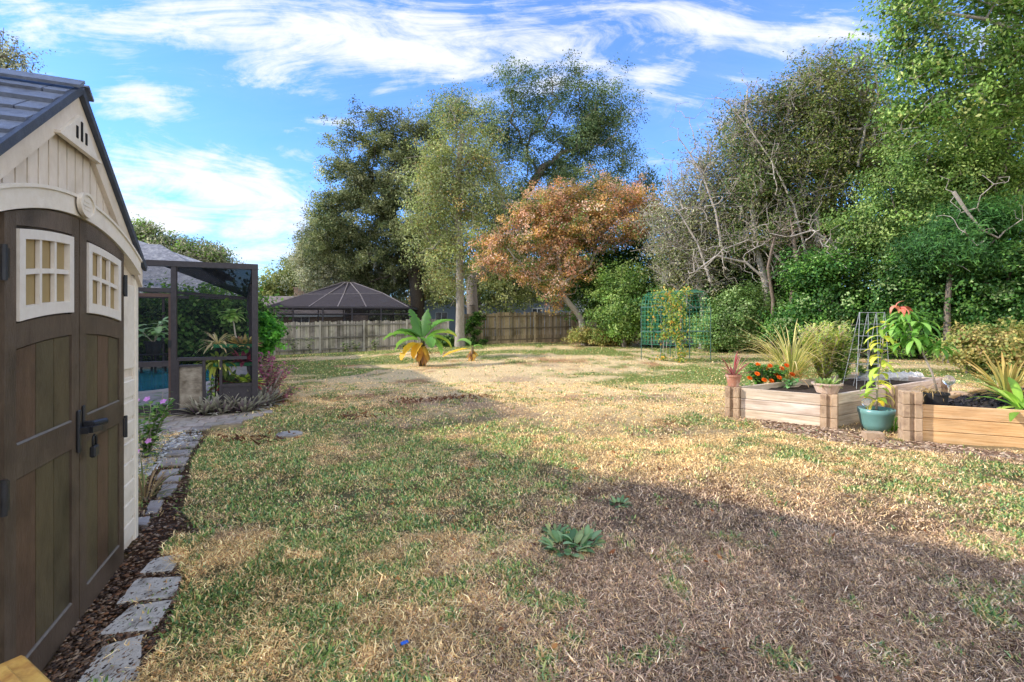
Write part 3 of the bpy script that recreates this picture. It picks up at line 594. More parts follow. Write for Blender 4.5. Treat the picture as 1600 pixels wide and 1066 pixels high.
HDG = [(S(69, 105, 44), 4), (S(95, 128, 58), 3), (S(49, 82, 38), 3), (S(147, 166, 110), 1)]
for i, (lab, d, tr, bl, sd, pal) in enumerate([
    ('leafy hedge shrub filling the gap behind the lemongrass and the wire panel', 17.5, [(1300, 545), (1300, 500)], [(1250, 500, 40, 36), (1300, 480, 46, 50), (1345, 500, 40, 38), (1280, 430, 40, 36), (1330, 440, 44, 36), (1310, 525, 60, 18)], 31, HDG),
    ('leafy hedge shrub with dense dark foliage behind the mango sapling', 16.5, [(1440, 550), (1440, 510)], [(1400, 500, 44, 40), (1450, 480, 50, 50), (1400, 440, 44, 36), (1490, 500, 40, 36), (1460, 430, 44, 34), (1430, 525, 60, 20)], 32, HDG),
    ('leafy hedge shrub with deep green foliage at the far right edge', 15.0, [(1570, 560), (1570, 510)], [(1540, 480, 44, 44), (1590, 460, 44, 50), (1550, 420, 44, 36), (1620, 490, 40, 44), (1600, 400, 40, 40), (1560, 515, 60, 22)], 33, HDG),
    ('rounded pale leaved shrub right of the green trellis', 20, [(1145, 545), (1145, 515)], [(1145, 500, 36, 34), (1165, 475, 30, 26), (1125, 515, 26, 22), (1185, 510, 28, 28), (1150, 528, 44, 12)], 34, [(S(110, 134, 72), 4), (S(140, 156, 104), 3), (S(78, 104, 50), 3)]),
    ('dark understory shrub at the foot of the scrubby trees', 21.5, [(1215, 540), (1215, 515)], [(1210, 505, 40, 34), (1235, 480, 30, 40), (1190, 525, 40, 16), (1255, 520, 26, 20)], 35, DKG)]):
    mk('hedge_shrub', lab, 'shrub', d, tr, bl, K=150, per=240, leaf=(.11, .07), pal=pal, bark=BARK_DARK, seed=sd, r0=.09, tip=.010, spray=.55, names=('stem', 'foliage'), group='leafy shrubs along the right border')
mk('cypress_bush', 'deep green feathery bush in front of the hedge at right', 'bush', 15.2, [(1480, 548), (1480, 480), (1485, 420)], [(1490, 350, 40, 26), (1470, 390, 50, 30), (1520, 370, 40, 26), (1500, 410, 50, 26), (1540, 345, 34, 22)], K=110, per=240, leaf=(.16, .035), pal=[(S(62, 100, 48), 3), (S(80, 116, 56), 2), (S(48, 80, 42), 2)], seed=36, r0=.1, tip=.01, spray=.55, names=('stem', 'foliage'), flat=.35)
HDG0 = [(S(72, 100, 50), 4), (S(96, 120, 64), 3), (S(54, 78, 40), 3)]
TNG = [(S(80, 96, 52), 4), (S(106, 116, 68), 3), (S(54, 70, 38), 4), (S(142, 136, 98), 1.5)]
mk('thicket_tree', 'tangled olive green vine covered tree filling the left of the wild border', 'tree', 24.5, [(1120, 535), (1120, 470), (1125, 400), (1150, 330)],
   [(1060, 400, 40, 40), (1100, 360, 46, 40), (1150, 320, 46, 50), (1190, 270, 40, 50), (1130, 420, 60, 44), (1200, 350, 50, 50), (1080, 470, 50, 40), (1180, 430, 60, 50), (1060, 340, 26, 26), (1040, 440, 30, 34), (1225, 230, 34, 44)],
   K=230, per=210, leaf=(.14, .08), pal=TNG, bark=TWIG_GREY, seed=81, r0=.2, tip=.012, spray=.85, extra_twigs=350, shell=.65)
mk('thicket_tree', 'tangled olive green vine covered tree rising in the middle of the wild border', 'tree', 22.5, [(1310, 545), (1310, 470), (1305, 380), (1300, 280)],
   [(1250, 300, 44, 50), (1300, 220, 46, 50), (1340, 280, 50, 50), (1280, 380, 50, 50), (1340, 370, 50, 44), (1250, 430, 40, 40), (1360, 200, 40, 44), (1330, 150, 34, 34), (1270, 180, 30, 36), (1390, 260, 40, 40), (1290, 120, 24, 24)],
   K=250, per=210, leaf=(.13, .075), pal=TNG, bark=TWIG_GREY, seed=82, r0=.2, tip=.012, spray=.8, extra_twigs=350, shell=.65)
mk('thicket_tree', 'dark green tree closing the wild border behind the bright leafy tree', 'tree', 21.5, [(1500, 550), (1500, 470), (1500, 380), (1500, 280)],
   [(1430, 200, 44, 44), (1480, 260, 50, 50), (1540, 210, 50, 44), (1590, 330, 50, 60), (1520, 340, 60, 50), (1450, 340, 50, 50), (1400, 400, 50, 40), (1560, 420, 60, 50), (1480, 430, 60, 50), (1620, 240, 40, 50), (1400, 170, 30, 30)],
   K=250, per=210, leaf=(.13, .075), pal=HDG0, bark=TWIG_GREY, seed=83, r0=.2, tip=.012, spray=.8, extra_twigs=200, shell=.65)
# pale dead boughs arching out of the thicket
for i, (lab, pts, d) in enumerate([('pale dead bough curving through the thicket above the ivy', [(1230, 420), (1200, 385), (1170, 375), (1130, 390), (1100, 420)], 19.6), ('bare forked dead branch sticking up at the left of the wild border', [(1130, 400), (1118, 330), (1100, 280), (1078, 240), (1060, 215)], 20.4),
        ('long bare dead branch leaning across the middle of the wild border', [(1260, 400), (1240, 320), (1205, 250), (1170, 200), (1140, 165)], 19.4), ('pale drooping dead branch hanging beside the dark feathery bush', [(1490, 300), (1510, 330), (1535, 360), (1560, 372)], 14.4), ('pale dead branch rising from behind the green trellis', [(1110, 440), (1090, 380), (1060, 330), (1040, 300)], 20.6), ('grey dead branch arching low over the ivy left of the brown trunks', [(1200, 440), (1165, 410), (1120, 400), (1085, 425)], 18.9), ('slim bare branch standing tallest at the left crest of the wild border', [(1190, 300), (1185, 230), (1165, 175), (1168, 140)], 19.8), ('broken grey branch lying across the bright leafy tree front', [(1330, 420), (1300, 380), (1270, 360), (1235, 370)], 17.4), ('bare twisted dead branch reaching for the overhanging oak', [(1340, 260), (1352, 200), (1372, 150), (1368, 110)], 19.2)]):
    p = [np.array(PD(u, v, d)) for u, v in pts]; b = p[0]; t = thing('dead_branch', lab, 'branch', tuple(b)); r_ = np.random.default_rng(300 + i); tg = np.concatenate([q + r_.normal(size=(12, 3)) * np.array([.6, .5, .6]) for q in p[1:]]) - b
    n2, par, ends = skeleton([q - b for q in p], tg, r_, seg=.25, alpha=.1, jitter=.3); v, lp, cn = branch_mesh(n2, par, ends, .007, .045, .5, len(p), [.05, .042, .034, .024, .016][: len(p)]); raw_mesh('bough', v, lp, cn, TWIG_GREY, None, t)
# brown bare trunks in the tangle
for i, (pts, rr, lab) in enumerate([([(1205, 545), (1208, 470), (1200, 420), (1210, 370)], .08, 'leaning brown trunk, leftmost of the tangle behind the lemongrass'), ([(1238, 545), (1236, 470), (1245, 410), (1238, 360)], .10, 'straight brown trunk in the middle of the tangle behind the lemongrass'),
                                    ([(1250, 545), (1262, 470), (1280, 410), (1290, 370)], .07, 'slanting brown trunk, rightmost of the tangle behind the lemongrass')]):
    p = upath(pts, 18.6); b = tuple(p[0]); t = thing('bare_trunk', lab, 'tree trunk', b, 0, 'brown trunks in the tangle')
    r_ = np.random.default_rng(50 + i); tg = blob_points([(p[-1] - np.array(b), np.array([.9, .7, 1.0]))], 30, r_, .2)
    n2, par, ends = skeleton([q - np.array(b) for q in p], tg, r_, seg=.5); v, lp, cn = branch_mesh(n2, par, ends, .009, rr, .5, len(p), [rr * (1 - .4 * k / len(p)) for k in range(len(p))]); raw_mesh('trunk', v, lp, cn, surf('bark_brown', S(98, 84, 72), S(140, 122, 106), 6, (4, 4, 1), .9, .5) if i == 0 else bpy.data.materials['bark_brown'], None, t)
# low yellowing vines on the right and by the fence
for lab, d, bl, sd in [('low mound of yellow green vines spreading right of the mango sapling', 12.5, [(1510, 545, 34, 16), (1550, 530, 40, 20), (1600, 540, 40, 22), (1570, 555, 60, 12)], 41), ('low yellow vines at the foot of the autumn tree', 25, [(935, 526, 22, 7), (965, 530, 22, 7), (905, 524, 14, 6)], 42)]:
    mk('vine_mound', lab, 'vines', d, [(bl[0][0], bl[0][1] + 20), (bl[0][0], bl[0][1])], bl, K=90, per=170, leaf=(.09, .06), pal=[(S(146, 142, 82), 3), (S(116, 128, 66), 3), (S(168, 152, 92), 2), (S(140, 112, 72), 1)], seed=sd, r0=.02, tip=.007, spray=.34, names=('stem', 'foliage'))
# far trees
mk('far_tree', 'distant yellow green tree above the neighbouring roof', 'tree', 62, [(440, 500), (440, 470)], [(430, 452, 24, 22), (455, 440, 26, 26), (475, 425, 20, 30), (440, 480, 40, 16), (415, 470, 16, 18)], K=90, per=220, leaf=(.36, .2), pal=[(S(150, 150, 92), 3), (S(120, 126, 74), 3), (S(96, 106, 62), 2)], seed=61, r0=.3, tip=.02, spray=1.4)
mk('conifer', 'tall thin dark conifer beside the grey mossy oak', 'conifer', 55, [(486, 500), (486, 430), (487, 350)], [(487, 345, 5, 14), (486, 375, 9, 18), (485, 405, 12, 20), (486, 435, 14, 20)], K=70, per=180, leaf=(.3, .1), pal=[(S(56, 68, 46), 3), (S(74, 84, 58), 2)], seed=62, r0=.2, tip=.02, spray=.9)
mk('oak_tree', 'grey green tree standing behind the house roof', 'tree', 38, [(270, 520), (270, 450), (265, 410)], [(225, 375, 26, 20), (262, 388, 34, 18), (300, 398, 30, 16), (330, 402, 22, 14), (210, 365, 20, 16), (345, 408, 12, 10)], K=120, per=150, leaf=(.22, .11), pal=GREYO + [(S(110, 140, 62), 2)], seed=63, r0=.3, tip=.014, spray=.9)
mk('oak_tree', 'sparse oak twigs showing above the shed ridge', 'tree', 17, [(-120, 560), (-110, 350), (-60, 200), (-20, 140)], [(20, 92, 34, 12), (0, 80, 24, 14), (48, 104, 16, 6), (-50, 90, 40, 30)], K=60, per=60, leaf=(.11, .055), pal=GREYO, seed=64, r0=.2, tip=.010, spray=.5, extra_twigs=60)
mk('far_tree', 'orange tinged tree far behind the fence between the two oak trunks', 'tree', 58, [(672, 500), (672, 450)], [(672, 435, 16, 22), (690, 455, 16, 16), (660, 462, 12, 14)], K=50, per=180, leaf=(.34, .2), pal=[(S(190, 148, 96), 3), (S(170, 140, 90), 2), (S(126, 120, 72), 2)], seed=65, r0=.2, tip=.02, spray=1.2)
mk('far_tree', 'shady tree far behind the autumn tree', 'tree', 60, [(800, 500), (800, 460)], [(780, 445, 30, 24), (830, 440, 34, 30), (880, 430, 40, 34), (930, 440, 40, 34), (760, 420, 24, 24)], K=120, per=200, leaf=(.36, .2), pal=DKG + [(S(120, 124, 90), 2)], seed=66, r0=.3, tip=.02, spray=1.5)
# trees dimly seen through the screens
mk('leafy_bush', 'dark bush seen through the pool screen', 'bush', 16.4, [(330, 565), (330, 530)], [(300, 505, 44, 40), (350, 500, 40, 40), (250, 505, 40, 40), (380, 500, 20, 36), (215, 500, 30, 36), (320, 540, 80, 24), (230, 540, 40, 20)], K=150, per=220, leaf=(.16, .1), pal=DKG, seed=67, r0=.1, tip=.012, spray=.75, names=('stem', 'foliage'))
mk('leafy_bush', 'vivid green bush right behind the corner of the screen enclosure', 'bush', 12.5, [(409, 590), (408, 560), (410, 530)], [(410, 505, 10, 16), (416, 522, 13, 14), (408, 540, 9, 12)], K=46, per=130, leaf=(.11, .06), pal=[(S(76, 136, 46), 3), (S(100, 160, 60), 2), (S(52, 100, 40), 2)], seed=68, r0=.02, tip=.007, spray=.2, names=('stem', 'foliage'))
# far wood that closes the horizon
def far_wood():
    P = []; C = []; r = np.random.default_rng(70); n = 46
    x = np.linspace(-95, 110, n); y = 92 + r.uniform(-8, 8, n); hgt = r.uniform(4.5, 7.5, n)
    for i in range(n):
        m = 1300; d = unit(r.normal(size=(m, 3))) * (r.uniform(.5, 1.0, (m, 1))); p = np.array([x[i], y[i], hgt[i] * .5]) + d * np.array([3.6, 2.5, hgt[i] * .55]); P.append(p)
        C.append(np.array(S(88, 98, 64))[None] * r.uniform(.6, 1.25) * r.uniform(.7, 1.3, (m, 1)))
    q = leaf_quads(np.concatenate(P), .9, .55, .4, .1, None, np.concatenate(C), r); o = raw_mesh('distant_woods', *q[:3], LEAF, q[3]); tag(o, 'hazy belt of distant woods along the horizon', 'woods', kind='stuff')
far_wood()
# ------------------------------------------------------------------ garden shed (local x along its front towards the camera, y out of the front, z up)
SAND = surf('shed_sand', S(224, 208, 186), S(236, 222, 202), 30, (1, 1, .6), .6, .25, 160, 8, .25, dirt=S(206, 190, 166), dscale=3)
SANDL = surf('shed_trim', S(232, 220, 200), S(242, 232, 216), 30, (1, 1, 1), .55, .2, 160, 8, .25, dirt=S(214, 202, 184), dscale=4)
BROWN = surf('shed_brown', S(84, 71, 59), S(106, 91, 77), 40, (1, 1, .25), .45, .5, 140, 8, .3, attr=True, dirt=S(62, 52, 42), dscale=3)
SLATE = surf('roof_tile', S(108, 116, 132), S(136, 144, 160), 30, (1, 1, 1), .55, .4, 120, 8, .3, dirt=S(84, 86, 94), dscale=6)
SLATED = surf('roof_trim', S(66, 72, 84), S(84, 90, 102), 30, (1, 1, 1), .5, .2, 120)
BLACK = surf('black_metal', S(28, 30, 34), S(44, 46, 52), 30, (1, 1, 1), .4, .1, 80, 6, .5)
TAN = surf('window_panel', S(158, 136, 92), S(176, 152, 106), 3, (1, 1, 1), .6, .1, 60)
DARKV = surf('dark_void', S(26, 24, 22), None, 5, rough=.9, bump=0)
CONC = surf('concrete', S(150, 146, 138), S(184, 178, 168), 9, (1, 1, 1), .9, .5, 60, 8, .15, dirt=S(112, 106, 96), dscale=5)
shed_c = Vector((-2.44, 3.137, 0)); shed = thing('garden_shed', 'tan resin garden shed with brown arched double doors and grey tile roof', 'shed', shed_c, math.atan2(-.919, .394))
XC, WID, APEX, SLOPE, DEP, ZB = .98, 1.96, 2.475, .745, 2.15, -.09
DX0, DX1 = .366, 1.60
def roofz(x): return APEX - SLOPE * abs(x - XC)
fr_front = lambda a, b, t: Vector((a, t, b))
def door_top(x): return 1.876 - .092 * ((x - XC) / .61) ** 2
# walls: front with the door opening left to the doors, rear and both sides
m = MB()
n = 22; xs = np.linspace(DX0, DX1, n)
arch = [(x, door_top(x) - .02) for x in xs]
left_poly = [(0, ZB), (DX0, ZB)] + arch + [(DX1, ZB), (WID, ZB), (WID, roofz(WID) - .03), (XC, APEX - .03), (0, roofz(0) - .03)]
# built in three convex-ish pieces butted edge to edge
m.prism([(0, ZB), (DX0 - .003, ZB), (DX0 - .003, roofz(DX0) - .03), (0, roofz(0) - .03)], -.05, 0, fr_front)
m.prism([(DX1 + .003, ZB), (WID, ZB), (WID, roofz(WID) - .03), (DX1 + .003, roofz(DX1) - .03)], -.05, 0, fr_front)
for i in range(n - 1):
    a, b = xs[i], xs[i + 1]
    if i == 0: a = DX0 - .003
    if i == n - 2: b = DX1 + .003
    pts = [(a, door_top(a) - .02), (b, door_top(b) - .02), (b, roofz(b) - .03)] + ([(XC, APEX - .03)] if a < XC < b else []) + [(a, roofz(a) - .03)]
    m.prism(pts, -.05, 0, fr_front)
m.box(0, .05, -DEP, -.05, ZB, roofz(0) - .03); m.box(WID - .05, WID, -DEP, -.05, ZB, roofz(WID) - .03)
m.prism([(.05, ZB), (WID - .05, ZB), (WID - .05, roofz(WID - .05) - .05), (XC, APEX - .05), (.05, roofz(.05) - .05)], -DEP, -DEP + .05, fr_front)
# raised vertical boards in the gable
bw = .086
for k in range(-9, 10):
    a = XC + (k - .5) * bw + .006; b = XC + (k + .5) * bw - .006; mid = (a + b) / 2
    if a < .06 or b > WID - .06: continue
    lo = max(door_top(np.clip(mid, DX0, DX1)) + .05, 1.70)
    if roofz(a) - .06 < lo or roofz(b) - .06 < lo: continue
    m.prism([(a, lo), (b, lo), (b, roofz(b) - .05), (a, roofz(a) - .05)], 0, .012, fr_front)
wall = m.build('wall', SAND, shed)
# corner boards with notched blocks
for sd in (0, 1):
    m = MB(); fx = (lambda a, b: (a, b)) if sd == 0 else (lambda a, b: (WID - b, WID - a))
    m.box(*fx(0, .06), .0, .014, ZB, roofz(0) - .06, bev=.005); m.box(*fx(.0605, .078), .0, .006, ZB, roofz(0) - .06)
    for z in np.arange(.05, 1.05, .125): m.box(*fx(.0785, .33), 0, .016, z, z + .105, bev=.006); m.box(*fx(.10, .31), 0, .008, z + .1055, z + .1245)
    m.box(*fx(.0785, .33), 0, .014, 1.10, 1.62, bev=.006)
    m.build('corner_trim', SANDL, shed)
# arch trim over the doors with the oval badge
m = MB(); xs2 = np.linspace(.10, WID - .10, 34)
for i in range(33):
    a, b = xs2[i], xs2[i + 1]; m.prism([(a, door_top(a) + .004), (b, door_top(b) + .004), (b, door_top(b) + .094), (a, door_top(a) + .094)], 0.001, .052, fr_front)
    m.prism([(a, door_top(a) + .084), (b, door_top(b) + .084), (b, door_top(b) + .098), (a, door_top(a) + .098)], .0525, .060, fr_front)
at = m.build('arch_trim', SANDL, shed)
m = MB(); bx, bz = XC, door_top(XC) + .062; ring = []
el = lambda rx, rz, k=32: [(bx + rx * math.cos(2 * math.pi * i / k), bz + rz * math.sin(2 * math.pi * i / k)) for i in range(k)]
m.prism(el(.085, .058), .0605, .070, fr_front)
for i in range(32):
    o, q = el(.085, .058), el(.072, .046); j = (i + 1) % 32; m.prism([o[i], o[j], q[j], q[i]], .0705, .077, fr_front)
for z, w in ((.018, .030), (.0, .045), (-.018, .036)): m.box(bx - w, bx + w, .0705, .0725, bz + z - .005, bz + z + .005)
m.build('badge', SANDL, at)
# rake boards and the vent in the peak
m = MB(); th = .085
for sgn, x_end in ((-1, -.005), (1, WID + .005)):
    zt = lambda x, o: roofz(x) - .018 - o
    m.prism([(XC, zt(XC, 0)), (XC, zt(XC, th * 1.25)), (x_end, zt(x_end, th * 1.25)), (x_end, zt(x_end, 0))], .013, .034, fr_front)
m.build('rake_board', SAND, shed)
m = MB(); vb = 2.21
m.prism([(XC - .20, vb), (XC + .20, vb), (XC, vb + .20 * SLOPE)], .0345, .050, fr_front); m.box(XC - .225, XC + .225, .0345, .056, vb - .014, vb - .001)
v = m.build('gable_vent', SANDL, shed); m = MB()
for k in (-1, 0, 1): m.box(XC + k * .05 - .009, XC + k * .05 + .009, .0502, .0535, vb + .025, vb + .115 - abs(k) * .035)  # dark strips laid on the vent stand in for its shaded slots
m.build('slot_shade', DARKV, v)
# doors
def lin(a, b, n): return [a + (b - a) * i / n for i in range(n + 1)]
def door(x0, x1, hinge):
    lo = .0; meet = x1 if hinge == x0 else x0; sg = 1 if hinge == x0 else -1; y0, y1 = .006, .042
    d = MB(); cb = (1, 1, 1)
    # slab
    X = lin(x0, x1, 10)
    for i in range(10): d.prism([(X[i], lo), (X[i + 1], lo), (X[i + 1], door_top(X[i + 1]) - .004), (X[i], door_top(X[i]) - .004)], y0, y1 - .014, fr_front, (.85, .85, .85))
    wl, wr = x0 + .075, x1 - .075; o = lambda f: (lambda x: f + .055 * (1 - ((x - meet) / .61) ** 2) - .03)
    wtop, wbot, ptop = o(1.752), o(1.405), o(1.312)
    def strip(f0, f1, a, b, ya, yb, col, k=8):
        Q = lin(a, b, k)
        for i in range(k): d.prism([(Q[i], f0(Q[i])), (Q[i + 1], f0(Q[i + 1])), (Q[i + 1], f1(Q[i + 1])), (Q[i], f1(Q[i]))], ya, yb, fr_front, col)
    c = lambda v_: (lambda x: v_)
    # stiles and rails
    strip(c(lo), lambda x: door_top(x) - .004, x0, wl, y1 - .014, y1, cb, 3); strip(c(lo), lambda x: door_top(x) - .004, wr, x1, y1 - .014, y1, cb, 3)
    strip(c(lo), c(.125), wl, wr, y1 - .014, y1, cb, 1); strip(c(.82), c(.945), wl, wr, y1 - .014, y1, cb, 1); strip(ptop, wbot, wl, wr, y1 - .014, y1, cb); strip(lambda x: wtop(x) + .012, lambda x: door_top(x) - .004, wl, wr, y1 - .014, y1, (1.35, 1.4, 1.5))  # top panel tinted pale blue, a sky reflection put into the colour
    # planks
    pw = (wr - wl - .012) / 3; tint = ((1.0, 1.08, .82), (.92, 1.02, .80), (1.12, .94, .84))
    for k in range(3):
        a = wl + .006 + k * pw + .003; b = a + pw - .006
        strip(c(.130), c(.815), a, b, y1 - .014, y1 - .006, tint[(k * (1 if sg > 0 else 2) + 1) % 3], 1); strip(c(.950), lambda x: ptop(x) - .006, a, b, y1 - .014, y1 - .006, tint[(k + (sg > 0)) % 3], 4)
    dr = d.build('door', BROWN, shed)
    # paler ledges on the rails, caught light put into their colour
    for z in (.126, .946):
        m = MB(); m.prism([(y1 - .014, z), (y1 + .003, z - .001), (y1 - .002, z + .005), (y1 - .014, z + .006)], wl + .004, wr - .004, lambda a, b, t: Vector((t, a, b))); m.build('ledge', LEDGE, dr)
    # window
    w = MB(); fw = .042; X = lin(wl + .002, wr - .002, 8); yb = y1 + .009
    st = lambda f0, f1, a, b, ya, yb_, k=8: [w.prism([(q0, f0(q0)), (q1, f0(q1)), (q1, f1(q1)), (q0, f1(q0))], ya, yb_, fr_front) for q0, q1 in zip(lin(a, b, k)[:-1], lin(a, b, k)[1:])]
    wb2 = lambda x: wbot(x) + .008
    st(lambda x: wtop(x) - fw * .9, wtop, X[0], X[-1], y1 - .013, yb); st(wb2, lambda x: wb2(x) + fw * 1.15, X[0], X[-1], y1 - .013, yb)
    st(lambda x: wb2(x) + fw * 1.15, lambda x: wtop(x) - fw * .9, X[0], X[0] + fw, y1 - .013, yb, 1); st(lambda x: wb2(x) + fw * 1.15, lambda x: wtop(x) - fw * .9, X[-1] - fw, X[-1], y1 - .013, yb, 1)
    ia, ib = X[0] + fw, X[-1] - fw; pwn = (ib - ia) / 3
    for k in (1, 2): st(lambda x: wb2(x) + fw * 1.15, lambda x: wtop(x) - fw * .9, ia + k * pwn - .009, ia + k * pwn + .009, y1 - .009, yb - .004, 1)
    mid = lambda x: (wbot(x) + wtop(x)) / 2 + .012
    st(lambda x: mid(x) - .010, lambda x: mid(x) + .010, ia, ib, y1 - .009, yb - .0045, 6)
    w.build('window_frame', WHITE, dr); p = MB(); d2 = p
    Q = lin(ia - .004, ib + .004, 6)
    for q0, q1 in zip(Q[:-1], Q[1:]): p.prism([(q0, wb2(q0) + .03), (q1, wb2(q1) + .03), (q1, wtop(q1) - .02), (q0, wtop(q0) - .02)], y1 - .0132, y1 - .0115, fr_front)
    p.build('window_pane', TAN, dr)
    for z in (.72, 1.54):
        h = MB(); xh = hinge + (-.012 if sg > 0 else .012); h.tube([(xh, .046, z), (xh, .046, z + .125)], .010, 8); h.box(min(xh, hinge + sg * .02), max(xh, hinge + sg * .02), .0425, .048, z + .01, z + .115); h.build('hinge', BLACK, dr)
    return dr
LEDGE = surf('ledge', S(104, 98, 92), S(124, 118, 112), 30, rough=.35, bump=.05, spec=.5)
WHITE = surf('white_trim', S(224, 214, 200), S(236, 228, 216), 20, rough=.5, bump=.1, bscale=90)
dr_r = door(.376, .974, .376); dr_l = door(.985, 1.592, 1.592)
h = MB(); h.box(.990, 1.020, .0422, .055, .79, .985, bev=.004); h.box(.988, 1.012, .055, .085, .875, .905); h.bar((1.0, .085, .89), (.93, .10, .888), .03, .028); h.build('handle', BLACK, dr_l)
h = MB(); h.box(.938, .960, .0422, .053, .88, 1.0, bev=.004); h.bar((.949, .053, .91), (.949, .085, .908), .03, .028); h.tube([(.949, .075, .908), (.87, .105, .906)], .016, 10); h.build('handle', BLACK, dr_r)
m = MB(); m.box(.36, 1.62, -.05, .085, ZB - .03, -.035); m.build('threshold', surf('grey_sill', S(150, 154, 162), S(176, 180, 188), 20, rough=.4, bump=.1), shed)
# roof: two slabs, lapped tiles, ridge cap, rake trim
m = MB(); t = MB(); e = .05
for sgn in (-1, 1):
    L_ = XC + .005; cs = 1 / math.hypot(1, SLOPE); sn = SLOPE * cs; LL = L_ / cs
    fr = lambda a, b, q, sgn=sgn: Vector((XC + sgn * (a * cs + q * sn), b, APEX - a * sn + q * cs))
    m.prism([(0.001, -DEP - .05), (LL, -DEP - .05), (LL, e - .012), (0.001, e - .012)], -.012, .004, fr)
    rows = 9; rh = LL / rows
    for i in range(rows):
        x_off = (.18 if i % 2 else 0) + random.uniform(-.03, .03); y = e - .012; first = True
        while y > -DEP:
            wd = (.10 + x_off * .6 if first else .22); y2 = max(y - wd, -DEP - .05); first = False
            a0, a1 = i * rh + .003, (i + 1) * rh - .002; j = random.uniform(0, .004)
            vs = [fr(a0, y - .003, .0045), fr(a1 + .008, y - .003, .0045), fr(a1 + .008, y2 + .003, .0045), fr(a0, y2 + .003, .0045), fr(a0, y - .003, .008 + j), fr(a1 + .008, y - .003, .024 + j), fr(a1 + .008, y2 + .003, .024 + j), fr(a0, y2 + .003, .008 + j)]
            t.add(vs, [(3, 2, 1, 0), (4, 5, 6, 7), (0, 1, 5, 4), (1, 2, 6, 5), (2, 3, 7, 6), (3, 0, 4, 7)]); y = y2
roof = m.build('roof', SLATED, shed); t.build('tile', SLATE, roof)
m = MB(); k = MB()
for sgn in (-1, 1):
    fr = lambda a, b, q, sgn=sgn: Vector((XC + sgn * (a * cs + q * sn), b, APEX - a * sn + q * cs))
    m.prism([(0.0, e - .0115), (LL + .012, e - .0115), (LL + .012, e + .006), (0.0, e + .006)], -.014, .020, fr)
    k.prism([(0.0, -DEP - .05), (.075, -DEP - .05), (.075, e + .020), (0.0, e + .020)], .0305, .044, fr)
m.build('rake_trim', SLATED, roof); k.build('ridge_cap', SLATE, roof)
# padlock hanging from the latch
P = thing('padlock', 'dark padlock hanging from the latch between the shed doors', 'padlock', (0, 0, 0))
Ms = Matrix.Translation(shed_c) @ Matrix.Rotation(math.atan2(-.919, .394), 4, 'Z'); P.location = Ms @ Vector((.955, .090, .785)); P.rotation_euler = (0, 0, math.atan2(-.919, .394))
m = MB(); m.bbox(-.027, .027, -.012, .012, -.03, .024, .006); m.build('lock_body', BLACK, P)
m = MB(); m.tube([(-.018, 0, .02)] + [(-.018 * math.cos(q), 0, .055 + .018 * math.sin(q)) for q in np.linspace(0, math.pi, 9)] + [(.018, 0, .02)], .0055, 8); m.build('shackle', BLACK, P, smooth=True)
# stepping stones: near big slabs then small ones
def slab(name, quad, h, mat, label, group, sink=.03, jag=.012):
    """flat stone with an uneven outline from four ground points of the photograph"""
    pts = [PG(*q) for q in quad]; c = sum(pts, Vector()) / 4; ring = []; r_ = np.random.default_rng(int(quad[0][0] * 7 + quad[0][1]))
    for i in range(4):
        a, b = pts[i], pts[(i + 1) % 4]
        for s in np.linspace(0, 1, 7)[:-1]:
            p = a.lerp(b, s); 
            if s == 0: p = p.lerp(c, .02)
            ring.append((p.x - c.x + r_.normal() * jag * .3, p.y - c.y + r_.normal() * jag * .35))
    zs = [p.z - c.z for p in pts]; n = len(ring); m = MB(); z0 = c.z
    def top(x, y): return gz(c.x + x, c.y + y) - z0 + h
    inner = [(x * .965, y * .965) for x, y in ring]
    V = [Vector((x, y, top(x, y) - h - sink)) for x, y in ring] + [Vector((x, y, top(x, y) - .008)) for x, y in ring] + [Vector((x, y, top(x, y))) for x, y in inner] + [Vector((0, 0, top(0, 0)))]
    f = []
    for i in range(n):
        j = (i + 1) % n; f += [(i, j, n + j, n + i), (n + i, n + j, 2 * n + j, 2 * n + i), (2 * n + i, 2 * n + j, 3 * n)]
    m.add(V, f); o = m.build(name, mat, None); o.location = c; return tag(o, label, 'stepping stone', group)
CONCG = surf('paver_grey', S(186, 180, 168), S(224, 218, 206), 7, (1, 1, 1), .9, .6, 45, 9, .1, dirt=S(112, 106, 96), dscale=9)
big = [([(112, 1080), (215, 1078), (224, 992), (160, 1012)], 'dark weathered square paver nearest the yellow box'), ([(150, 996), (240, 986), (272, 938), (204, 948)], 'pale square paver, second from the yellow box, beside the shed sill'),
       ([(180, 946), (272, 934), (286, 902), (212, 906)], 'grey square paver, third from the yellow box'), ([(214, 899), (270, 893), (285, 866), (240, 874)], 'small grey square paver, furthest from the yellow box, before the clover gap')]
for q, lab in big: slab('stepping_stone', q, .007, CONCG, lab, 'square pavers along the shed doors', jag=.008)
PAVE = surf('paver_warm', S(150, 142, 134), S(186, 176, 166), 9, (1, 1, 1), .9, .6, 50, 9, .15, dirt=S(120, 108, 98), dscale=5, attr=True)
